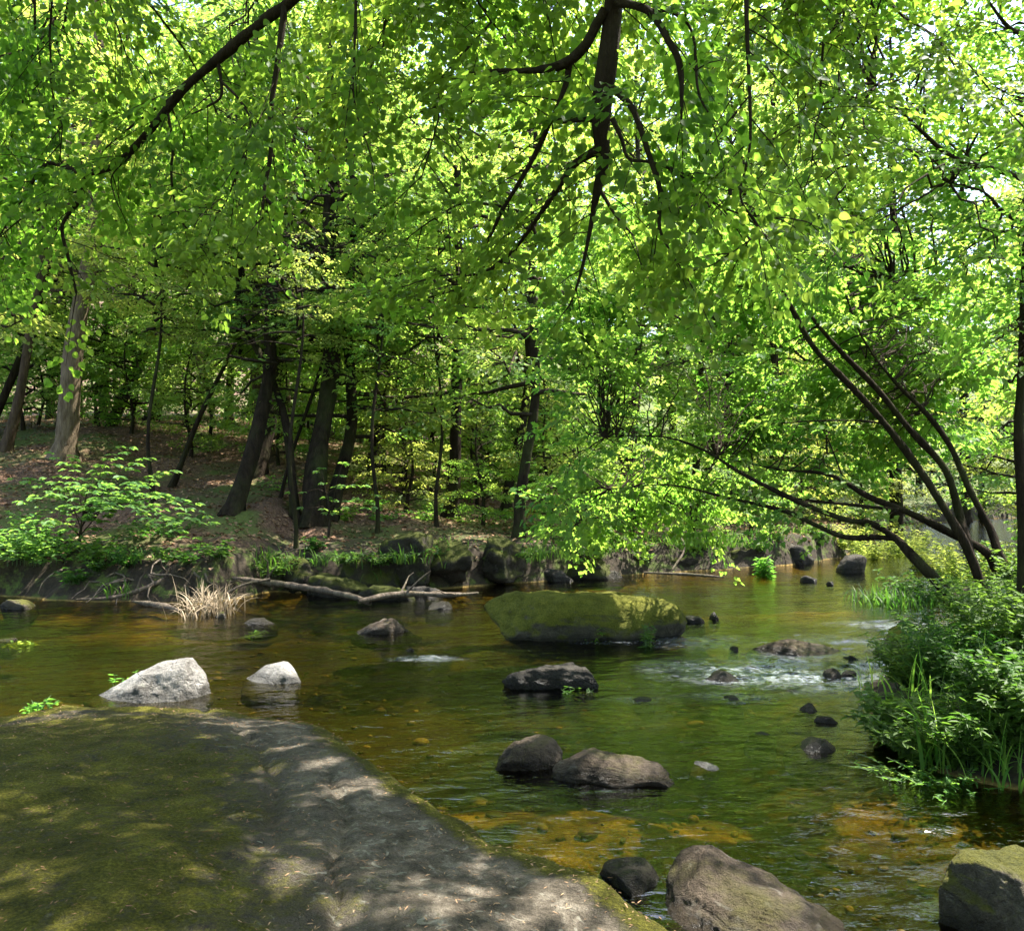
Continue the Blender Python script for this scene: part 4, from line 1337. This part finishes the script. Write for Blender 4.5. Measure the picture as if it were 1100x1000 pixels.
for k in range(205):
    px, py = r.uniform(600, 1040), r.uniform(240, 575)
    if py > np.interp(px, [585, 760, 800, 900, 1000, 1040], [585, 575, 535, 505, 470, 400]):
        py -= 150
    t_ = at(px, py, r.uniform(10.3, 13.0) + (.6 if px < 760 else 0))
    d = np.linalg.norm(allp - t_, axis=1)
    tg.append(t_)
    src.append(allp[d.argmin()])
lowp = np.vstack([p[len(p) // 2:] for p, _ in st[3:7]] + [np.array(tg)[[t[1] > 10.5 for t in tg]]])
for k in range(28):     # low curtain of leaves over the far water
    t_ = at(r.uniform(585, 800), r.uniform(510, 575), r.uniform(12.0, 14.2))
    tg.append(t_)
    src.append(lowp[np.linalg.norm(lowp - t_ - [0, 0, -.3], axis=1).argmin()])
fl = fill_lines(r, src, tg, .011, .06)
rb = thing('leaning_tree', 'multi stemmed tree on the right bank leaning far out over the stream', 'tree', tuple(off))
for s, nm in ((st[:1], 'stem'), (st[1:2], 'stem'), (st[2:3], 'stem'), (st[3:5], 'stem'), (st[5:7], 'stem')):
    obj(nm, tube_mesh('stem', sub(s), 9, .2, 4), M['bark'], rb)
tw, lv = leafy(r, st, .2, .5, .08, 11, down=.3, fan=3, rmax=.022, sp_len=.36)
tw2, lv2 = leafy(r, fl, .15, .5, .084, 13, start=.4, down=.25, fan=3, sp_len=.36)
obj('limbs', tube_mesh('limbs', sub(st[7:] + fl + tw + tw2), 5), M['twig'], rb)
P, A, N, S = cat([lv, lv2])
k = sunny(P)
P, A, N, S = P[k], A[k], N[k], S[k]
obj('crown', leaf_mesh('crown', P - off, A, N, S, T_MAPLE, seed=10), M['leaf_bank'], rb)

# tree at the right edge
r = R(55)
et = pxline([(1102, 690, 8.2, .07), (1100, 620, 8.2, .054), (1099, 542, 8.2, .049), (1094, 465, 8.2, .046), (1098, 400, 8.2, .044), (1102, 290, 8.2, .042), (1112, 190, 8.2, .04), (1118, 60, 8.1, .042), (1126, -150, 8.0, .03), (1130, -420, 8, .012)], 6)
eb = [
    [(1112, 196, 8.2, .034), (1100, 192, 8.1, .032), (1056, 178, 7.9, .026), (1021, 168, 7.8, .022), (979, 131, 7.6, .014), (940, 95, 7.4, .006)],
    [(1114, 250, 8.2, .028), (1100, 241, 8.1, .025), (1077, 227, 7.9, .018), (1056, 206, 7.8, .010), (1020, 196, 7.6, .005)],
    [(1110, 256, 8.2, .022), (1070, 250, 8.4, .014), (1017, 280, 8.7, .008), (960, 300, 9, .004)],
    [(1118, 48, 8.1, .030), (1100, 37, 8, .026), (1084, 30, 7.9, .020), (1063, 3, 7.8, .012), (1040, -40, 7.7, .006)],
    [(1022, 169, 7.8, .012), (985, 176, 7.9, .008), (930, 172, 8, .004)],
]
eb = [pxline(s) for s in eb]
off = np.array([et[0][0][0], 8.2, hz(et[0][0][0], 8.2)])
tg, src = [], []
allp = np.vstack([p for p, _ in eb] + [et[0][24:]])
for k in range(125):
    px, py = r.uniform(850, 1180), r.uniform(-90, 330)
    if 930 < px < 1070 and py < 150 and r.random() < .25:
        continue
    if 985 < px < 1065 and 245 < py < 330 or (830 < px < 960 and 20 < py < 120 and r.random() < .5):
        continue
    t_ = at(px, py, r.uniform(6.6, 10))
    tg.append(t_)
    src.append(allp[np.linalg.norm(allp - t_ - [0, 0, -.4], axis=1).argmin()])
for k in range(10):
    t_ = at(r.uniform(1040, 1130), r.uniform(300, 440), r.uniform(7.6, 9.4))
    tg.append(t_)
    src.append(allp[np.linalg.norm(allp - t_ - [0, 0, .2], axis=1).argmin()])
fl = fill_lines(r, src, tg, .012, .05)
ed = thing('riverside_tree', 'straight dark trunk at the right edge with layered bright branches above', 'tree', tuple(off))
obj('trunk', tube_mesh('trunk', sub([et]), 12, .16), M['bark'], ed)
tw, lv = leafy(r, eb, .12, .5, .08, 12, down=.12, fan=3, rmax=.03, sp_len=.34, flat=.25)
tw2, lv2 = leafy(r, fl, .13, .5, .08, 12, start=.3, down=.12, fan=3, sp_len=.34, flat=.25)
obj('limbs', tube_mesh('limbs', sub(eb + fl + tw + tw2), 6), M['twig'], ed)
P, A, N, S = cat([lv, lv2])
k = sunny(P)
P, A, N, S = P[k], A[k], N[k], S[k]
obj('crown', leaf_mesh('crown', P - off, A, N, S, T_OVAL, seed=12), M['leaf_bank'], ed)


# ------------------------------------------------------------------ saplings, shrubs, plants
def stems_plant(name, label, catg, x, y, z, h, spread, ns, leaf, mat, seed, tmpl=T_LONG, step=.07, whorl=3, lean=(0, 0), group=None, stem_r=.004, cone=.6, droop=.3, stemmat=None):
    """upright leafy stems: leaves stand out all round each stem"""
    r = R(seed)
    root = thing(name, label, catg, (x, y, z), group)
    ln, P, A, N, S = [], [], [], [], []
    for k in range(ns):
        a, q = r.uniform(0, 6.28), math.sqrt(r.random())
        b = np.array([math.cos(a) * q * spread * .55, math.sin(a) * q * spread * .55, -.06])
        hh = h * r.uniform(.6, 1.1)
        out = np.array([math.cos(a) * q * spread * cone + lean[0], math.sin(a) * q * spread * cone + lean[1], 0])
        t = np.linspace(0, 1, 6)[:, None]
        p = b + np.array([0, 0, hh]) * t * (1 - .15 * t) + out * t ** 1.8
        ln.append((p, np.linspace(stem_r, stem_r * .4, 6)))
        m = max(3, int(hh / step))
        for i in range(m):
            f = .12 + .88 * (i + r.random()) / m
            c = np.array([np.interp(f * 5, range(6), p[:, j]) for j in range(3)])
            for w_ in range(whorl):
                th = r.uniform(0, 6.28)
                d = np.array([math.cos(th), math.sin(th), r.uniform(-.25, .75)])
                P.append(c); A.append(d); N.append(np.array([0, 0, 1]) + r.normal(0, .3, 3))
                S.append(leaf * r.uniform(.6, 1.2) * (1.1 - .45 * f))
    obj('stems', tube_mesh('stems', ln, 4), M[stemmat or 'herb_stem'], root)
    obj('leaves', leaf_mesh('leaves', P, A, N, S, tmpl, droop=droop, seed=seed), M[mat], root)
    return root


g = G('green_stem')
M['herb_stem'] = g.done(g.bsdf((.06, .11, .03), .6))


def blades(name, label, catg, x, y, z, n, L, wd, mat, seed, spread=.12, arch=.8, group=None, partname=None, lean=(0, 0)):
    r = R(seed)
    V, Fc = [], []
    for k in range(n):
        a = r.uniform(0, 6.28)
        b = np.array([r.normal(0, spread), r.normal(0, spread), -.03])
        l = L * r.uniform(.5, 1.15)
        d = np.array([math.cos(a), math.sin(a), 0]) + np.array([*lean, 0])
        o = r.uniform(.15, 1) * arch
        t = np.linspace(0, 1, 8)[:, None]
        p = b + np.array([0, 0, l]) * (t - .55 * o * t ** 2.4) + d * l * o * t ** 1.6 * .7
        s = np.array([-math.sin(a), math.cos(a), 0]) + r.normal(0, .2, 3)
        w_ = (wd * r.uniform(.6, 1.2) * (1 - t ** 2.2) * (.5 + .5 * np.minimum(t * 5, 1)) + .0006)
        i0 = len(V) * 16
        V.append(np.stack([p - s * w_, p + s * w_], 1).reshape(-1, 3))
        i = i0 + 2 * np.arange(7)
        Fc.append(np.stack([i, i + 1, i + 3, i + 2], -1))
    me = mesh(name, np.vstack(V), np.vstack(Fc))
    at_ = me.attributes.new('tint', 'FLOAT', 'FACE')
    at_.data.foreach_set('value', np.repeat(np.clip(r.normal(.5, .28, n), 0, 1), 7).astype(np.float32))
    o = obj(name, me, M[mat], None, (x, y, z))
    return tag(o, label, catg, group)


# left sapling with star shaped sprays
def sapling(label, px, py, Y, tips, leaf, mat, seed, dens=.16, nm='sapling'):
    r = R(seed)
    c = at(px, py, Y)
    z = hz(c[0], Y)
    off = np.array([c[0], Y, z])
    ln = []
    hub = at(tips[0][0], tips[0][1], Y) - off
    main = smooth_line(np.array([[0, 0, -.1], [.04, 0, hub[2] * .4], list(hub)]), 4)
    ln.append((main, np.linspace(.03, .014, len(main))))
    for k, (a, b, dy) in enumerate(tips[1:]):
        e = at(a, b, Y + dy) - off
        s = main[r.integers(len(main) // 3, len(main))]
        m = (s + e) / 2 + np.array([0, 0, .16 * np.linalg.norm(e - s)])
        l = smooth_line(np.array([s, m, e]), 4)
        ln.append((l, np.linspace(.012, .003, len(l))))
    tw, P, D, L = [], [], [], []
    for pts, rr in ln[1:]:
        q, le = resample(pts, dens)
        T = nrm(np.gradient(q, axis=0))
        for i in range(1, len(q)):
            for sd in (1, -1):
                a = sd * r.uniform(.5, 1.2)
                d = np.array([T[i][0] * math.cos(a) - T[i][1] * math.sin(a), T[i][0] * math.sin(a) + T[i][1] * math.cos(a), r.uniform(-.1, .15)])
                l = r.uniform(.12, .34)
                tw.append((np.array([q[i], q[i] + d * l]), np.array([.003, .0015])))
                P.append(q[i] + d * l); D.append(d)
    # palmate rosettes at the twig ends
    PP, AA, NN, SS = [], [], [], []
    for p, d in zip(P, D):
        az = math.atan2(d[1], d[0])
        n = int(r.integers(5, 8))
        nn = np.array([0, 0, 1]) + r.normal(0, .22, 3)
        for k in range(n):
            a = az + (k - (n - 1) / 2) * .62 + r.normal(0, .12)
            PP.append(p); AA.append([math.cos(a), math.sin(a), r.uniform(-.28, .1)]); NN.append(nn + r.normal(0, .12, 3)); SS.append(leaf * r.uniform(.65, 1.15))
    root = thing(nm, label, 'sapling', tuple(off))
    obj('trunk', tube_mesh('trunk', ln + tw, 6), M['twig'], root)
    obj('crown', leaf_mesh('crown', PP, AA, NN, SS, T_OVAL, seed=seed), M[mat], root)
    return root


sapling('young tree with flat starry leaf sprays on the left bank above the water', 84, 605, 15.9,
        [(92, 535, 0), (35, 540, -.4), (60, 512, .3), (110, 498, .6), (150, 520, -.3), (195, 540, .2), (215, 560, -.5), (170, 560, -.9), (128, 545, -.8), (70, 488, .7), (130, 480, .9), (180, 505, .9), (50, 560, -.7), (205, 585, -.2), (100, 520, -1), (30, 515, .4), (150, 492, .5)], .15, 'leaf_cool', 71)
sapling('small bright sapling spray growing before the thickest dark tree', 352, 568, 17.6,
        [(352, 530, 0), (330, 528, -.2), (378, 522, -.2), (388, 545, -.3), (345, 505, .1), (340, 545, -.4), (395, 532, .1), (368, 498, .2)], .13, 'leaf_cool', 72, .2)
for i, (px, Y, h, sp, ns, lab) in enumerate([
        (18, 15.7, 1.1, 1.0, 46, 'bushy shrub with light green leaves at the left edge of the far bank'),
        (58, 15.6, .8, .8, 34, 'low leafy shrub between the left edge shrub and the starry sapling'),
        (112, 15.4, .55, .6, 24, 'small dark leafed plant at the foot of the starry sapling'),
        (168, 16.6, .5, .8, 26, 'low green plant on the slope right of the starry sapling')]):
    x = (px - 550) / F * Y
    stems_plant('shrub', lab, 'shrub', x, Y, hz(x, Y) - .03, h, sp, ns, .13, 'leaf_cool' if i < 2 else 'leaf_herb', 80 + i, T_OVAL, .09, 3)

# right bank bushes
RBUSH = [(975, 778, .40, .28, 60, 'front left clump of the dense right bank greenery hanging over the water'),
         (1010, 798, .36, .28, 60, 'low front clump of leafy stems leaning to the water below the tall bush'),
         (1052, 806, .45, .32, 70, 'middle front clump of the right bank greenery behind the grass blades'),
         (1105, 810, .6, .36, 70, 'front clump of right bank greenery cut by the right edge'),
         (985, 745, .46, .3, 70, 'dense leafy bush behind the front left clump'),
         (1035, 760, .62, .36, 80, 'tall leafy bush in the middle of the right bank greenery'),
         (1098, 760, .85, .42, 80, 'tallest leafy bush at the right edge of the bank'),
         (1015, 712, .5, .36, 60, 'leafy bush at the foot of the leaning stems'),
         (1070, 712, .72, .45, 70, 'leafy bush hiding the base of the leaning tree'),
         (1122, 700, 1.0, .5, 60, 'bush beside the straight trunk at the right edge')]
for i, (px, py, h, sp, ns, lab) in enumerate(RBUSH):
    c = on(px, py, .12)
    z = max(hz(c[0], c[1]), -.02) - .03
    stems_plant('leafy_bush', lab, 'bush', c[0], c[1], z, h * 1.15, sp * 1.15, int(ns * 1.25), .10, 'leaf_herb', 100 + i, T_LONG if i % 3 else T_OVAL, .045, 3, (-.08, -.06) if i < 5 else (0, 0), cone=.75)
for i, (px, py, h, lab) in enumerate([(960, 648, .55, 'grassy tuft island standing in the stream beyond the leaning tree'), (992, 645, .75, 'taller leafy clump behind the grassy tuft island'),
                                      (1005, 612, 1.0, 'sunlit waterside herbs beside the far bright water'), (1045, 630, 1.1, 'sunlit herbs just behind the leaning stems'), (905, 598, .8, 'bright low herbs on the far bank point beside the square black rock'), (975, 596, 1.0, 'tall sunny herbs on the far bank seen under the leaning stems'),
                                      (935, 600, .8, 'bright far clump of herbs at the mouth of the bend')]):
    c = on(px, py, .0)
    z = max(hz(c[0], c[1]), -.1) - .05
    if i == 0:
        blades('grass_tuft', lab, 'grass tuft', c[0], c[1], z, 420, .55, .012, 'leaf_herb', 150, .28, .9)
    else:
        stems_plant('waterside_plant', lab, 'plant', c[0], c[1], z, h, .8, 46, .16, 'leaf_herb' if i < 2 else 'leaf_sunlit', 150 + i, T_LONG, .08, 3, cone=.5)
for i, (px, py, n, L, lab) in enumerate([(1025, 812, 26, .55, 'long pale grass blades arching over the front of the right bank'),
                                         (1000, 806, 24, .6, 'long grass blades drooping to the water left of the pale arching blades'),
                                         (1060, 790, 30, .7, 'tall grass blades growing through the middle of the right bank bushes'),
                                         (985, 770, 22, .6, 'grass blades leaning out of the front left bank clump'),
                                         (1075, 826, 26, .55, 'short grass blades near the right edge of the bank'),
                                         (935, 735, 12, .45, 'pale grass blades arching left from the bushy bank')]):
    c = on(px, py, .1)
    blades('grass_clump', lab, 'grass', c[0], c[1], max(hz(c[0], c[1]), 0), n, L, .008, 'leaf_bank', 160 + i, .07, .9, lean=(-.35, -.3))
for i, (px, py, ns, lab) in enumerate([(985, 826, 22, 'bright ferny weeds trailing on the water below the front bushes'), (1020, 838, 18, 'second bright weed patch at the water edge below the grass blades')]):
    c = on(px, py, .03)
    stems_plant('water_weed', lab, 'plant', c[0], c[1], -.02, .22, .28, ns, .06, 'leaf_bank', 170 + i, T_LONG, .03, 3, (-.1, -.12), cone=1.0)

# small plants on rocks and at the water edge
for i, (px, py, z, h, ns, lf, mt, lab) in enumerate([
        (636, 686, .02, .30, 9, .11, 'leaf_bank', 'bright tuft of weeds growing at the front of the moss covered boulder'),
        (602, 680, .06, .18, 6, .08, 'leaf_herb', 'little dark weed left of the bright tuft on the boulder'),
        (695, 692, .02, .34, 6, .09, 'leaf_herb', 'small sprig standing in the water at the right of the boulder'),
        (618, 742, .0, .12, 7, .10, 'leaf_herb', 'floating weed caught under the dark flat topped rock'),
        (128, 742, .0, .28, 4, .08, 'leaf_bank', 'lone bright sprig beside the white wedge rock'),
        (40, 757, .05, .12, 9, .09, 'leaf_bank', 'bright weeds at the far left edge of the big slab'),
        (322, 722, .0, .10, 4, .05, 'leaf_herb', 'tiny weed behind the small pale grey rock'),
        (822, 620, .0, .55, 8, .2, 'leaf_bank', 'pale plant leaning over the far water edge'),
        (268, 678, .0, .06, 8, .12, 'leaf_bank', 'floating strand of green weed right of the dry grass tuft'),
        (20, 690, .0, .09, 8, .14, 'leaf_bank', 'trailing weed over the low stone at the left edge')]):
    c = on(px, py, z)
    stems_plant('small_plant', lab, 'plant', c[0], c[1], z - .01, h,   .14 if h > .1 else .18, ns, lf, mt, 180 + i, T_LONG, .045, 3, cone=.8)

# dry grass tuft and driftwood
c = on(221, 661)
blades('dry_grass_tuft', 'pale tangled tuft of dead grass at the waterline below the log', 'dead grass', c[0], c[1] + .1, -.05, 190, .72, .010, 'straw', 201, .19, 1.35)


def log(name, label, seq, mat, seed, side=0, seg=10):
    p = [np.append(np.array([*(at(a, b, Y))]), rr) for a, b, Y, rr in seq]
    s = smooth_line(np.array(p), 6)
    off = s[len(s) // 2, :3].copy()
    ln = [(s[:, :3] - off, s[:, 3])]
    r = R(seed)
    for k in range(side):
        i = r.integers(len(s) // 5, len(s) - 3)
        d = nrm(np.array([r.normal(0, 1), r.normal(-.3, .6), r.uniform(.1, .9)]))
        l = r.uniform(.25, .7)
        t = np.linspace(0, 1, 5)[:, None]
        q = s[i, :3] - off + d * l * t + r.normal(0, .03, (5, 3)) * t
        ln.append((q, np.linspace(s[i, 3] * .4, .006, 5)))
    o = obj(name, tube_mesh(name, ln, seg, .28, seed), M[mat], None, tuple(off))
    return tag(o, label, 'log' if 'log' in name else 'branch')


log('fallen_log', 'long bleached log lying along the foot of the far bank', [(112, 603, 15.6, .02), (150, 607, 15.5, .036), (198, 614, 15.3, .042), (240, 620, 15.1, .05), (290, 626, 14.9, .056), (335, 632, 14.7, .055), (375, 640, 14.4, .05), (398, 648, 14.1, .035)], 'deadwood', 1, 2)
log('driftwood_branch', 'second pale branch reaching right from the end of the log', [(385, 646, 14.0, .04), (420, 639, 14.3, .048), (450, 638, 14.4, .045), (485, 639, 14.3, .042), (514, 637, 14.4, .02)], 'wetwood', 2, 3)
log('driftwood_branch', 'curved bare stick rising from the water to the log, left of the dry grass', [(82, 644, 14.4, .02), (120, 642, 14.4, .032), (150, 634, 14.5, .035), (178, 622, 14.7, .04), (200, 613, 14.9, .045)], 'deadwood', 3, 4)
log('driftwood_branch', 'flat weathered piece of wood floating at the bank left of the dry grass', [(142, 646, 14.2, .02), (162, 649, 14.0, .05), (182, 653, 13.8, .05), (194, 656, 13.6, .02)], 'deadwood', 4)
log('driftwood_branch', 'thin pale stick crossing above the water right of the dry grass', [(238, 640, 14.2, .02), (262, 628, 14.4, .025), (290, 622, 14.6, .02)], 'deadwood', 5, 1)
log('driftwood_branch', 'bare branch lying on the slope above the log', [(118, 597, 16.0, .02), (150, 599, 15.9, .035), (190, 602, 15.8, .04), (225, 606, 15.6, .025)], 'deadwood', 6, 3)
log('driftwood_branch', 'bleached stick lying across the far water under the hanging leaves', [(692, 615, 18.6, .02), (740, 617, 18.4, .035), (778, 620, 18.2, .02)], 'deadwood', 7)
log('driftwood_branch', 'pale forked twig hanging down beside the far overhanging bushes', [(728, 570, 19.4, .02), (735, 590, 19.0, .025), (722, 612, 18.6, .02)], 'deadwood', 8, 2)
r = R(66)
for k in range(26):      # root tangle under the left bank
    px, Y = r.uniform(60, 330), 0
    x = (px - 550) / F * 15.2
    yb = np.interp(x, FBX, FBY)
    p = np.array([x, yb + .25, r.uniform(.25, .5)])
    ln = [p]
    d = np.array([r.normal(0, .7), -.5, -.2])
    for j in range(6):
        d = nrm(d + r.normal(0, .5, 3) + np.array([0, -.12, -.18]))
        ln.append(ln[-1] + d * .16)
    o = obj('exposed_root', tube_mesh('exposed_root', [(np.array(ln) - p, np.linspace(.022, .006, 7))], 5, .2), M['wetwood'], None, tuple(p))
    tag(o, 'thin bare root curling out of the dark left bank', 'root', 'bare roots along the far left bank')

# ferns, tufts and moss cushions along the far bank
r = R(88)
for k in range(46):
    x = r.uniform(-8.5, 1.2) if k < 18 else r.uniform(.8, 8)
    y = np.interp(x, FBX, FBY) + r.uniform(-.05, .55)
    z = hz(x, y)
    if k % 2:
        blades('bank_grass', 'dark arching grass tuft hanging off the far bank', 'grass tuft', x, y, z, 46, .38, .011, 'leaf_herb', 300 + k, .2, 1.1, group='grass tufts along the far bank', lean=(0, -.4))
    else:
        stems_plant('bank_plant', 'small leafy plant on the lip of the far bank', 'plant', x, y, z, r.uniform(.25, .5), .27, 16, .12, 'leaf_herb', 300 + k, T_OVAL, .08, 3, (0, -.1), group='leafy plants along the far bank', cone=.9)
for k in range(26):
    x = r.uniform(-4.6, .4) if k < 18 else r.uniform(.4, 6)
    y = np.interp(x, FBX, FBY) - r.uniform(.0, .5)
    z = r.uniform(.35, .62)
    if k % 3:
        blades('bank_grass', 'dark arching grass tuft hanging off the far bank', 'grass tuft', x, y, z, 50, .42, .010, 'leaf_herb', 500 + k, .2, 1.3, group='grass tufts along the far bank', lean=(0, -.5))
    else:
        stems_plant('bank_plant', 'small leafy plant on the lip of the far bank', 'plant', x, y, z, .3, .28, 18, .10, 'leaf_herb', 500 + k, T_OVAL, .06, 3, (0, -.2), group='leafy plants along the far bank', cone=1.0)
for k in range(16):
    x = r.uniform(-7, 6)
    y = np.interp(x, FBX, FBY) + r.uniform(1.5, 7)
    z = hz(x, y)
    stems_plant('wood_plant', 'low green seedling plant on the brown wood floor', 'plant', x, y, z, r.uniform(.25, .6), .5, 14, .14, ['leaf_bank', 'leaf_cool'][k % 2], 350 + k, T_OVAL, .1, 3, group='seedling plants on the wood floor', cone=.8)

# ------------------------------------------------------------------ light and camera
S_ = Vector(SUN)
sun = bpy.data.lights.new('sun', 'SUN')
sun.energy = 5.0
sun.angle = rad(.5)
sun.color = (1.0, .95, .86)
so = bpy.data.objects.new('sun', sun)
so.rotation_euler = S_.to_track_quat('Z', 'Y').to_euler()
so.location = (20, 20, 40)
COL.objects.link(so)
wd = bpy.data.worlds.new('World')
scn.world = wd
wd.use_nodes = True
nt = wd.node_tree
bg = nt.nodes['Background']
sky = nt.nodes.new('ShaderNodeTexSky')
sky.sky_type = 'NISHITA'
sky.sun_disc = False
sky.sun_elevation = EL
sky.sun_rotation = AZ
sky.dust_density = 2.0
nt.links.new(sky.outputs[0], bg.inputs[0])
bg.inputs[1].default_value = .15

cam = bpy.data.cameras.new('camera')
cam.sensor_width = 36
cam.lens = 36 * F / 1100
cam.clip_end = 1000
cam.clip_start = .05
co = bpy.data.objects.new('camera', cam)
co.location = (0, 0, CZ)
co.rotation_euler = (math.pi / 2 + PITCH, 0, 0)
COL.objects.link(co)
scn.camera = co

vs = scn.view_settings
vs.view_transform = 'Standard'
vs.look = 'None'
vs.gamma = 1
vs.exposure = 2.38
cy = scn.cycles
cy.use_denoising = True
cy.max_bounces = 8
cy.diffuse_bounces = 4
cy.glossy_bounces = 3
cy.transmission_bounces = 4
cy.transparent_max_bounces = 8
cy.sample_clamp_indirect = 6
cy.caustics_reflective = False
cy.caustics_refractive = False
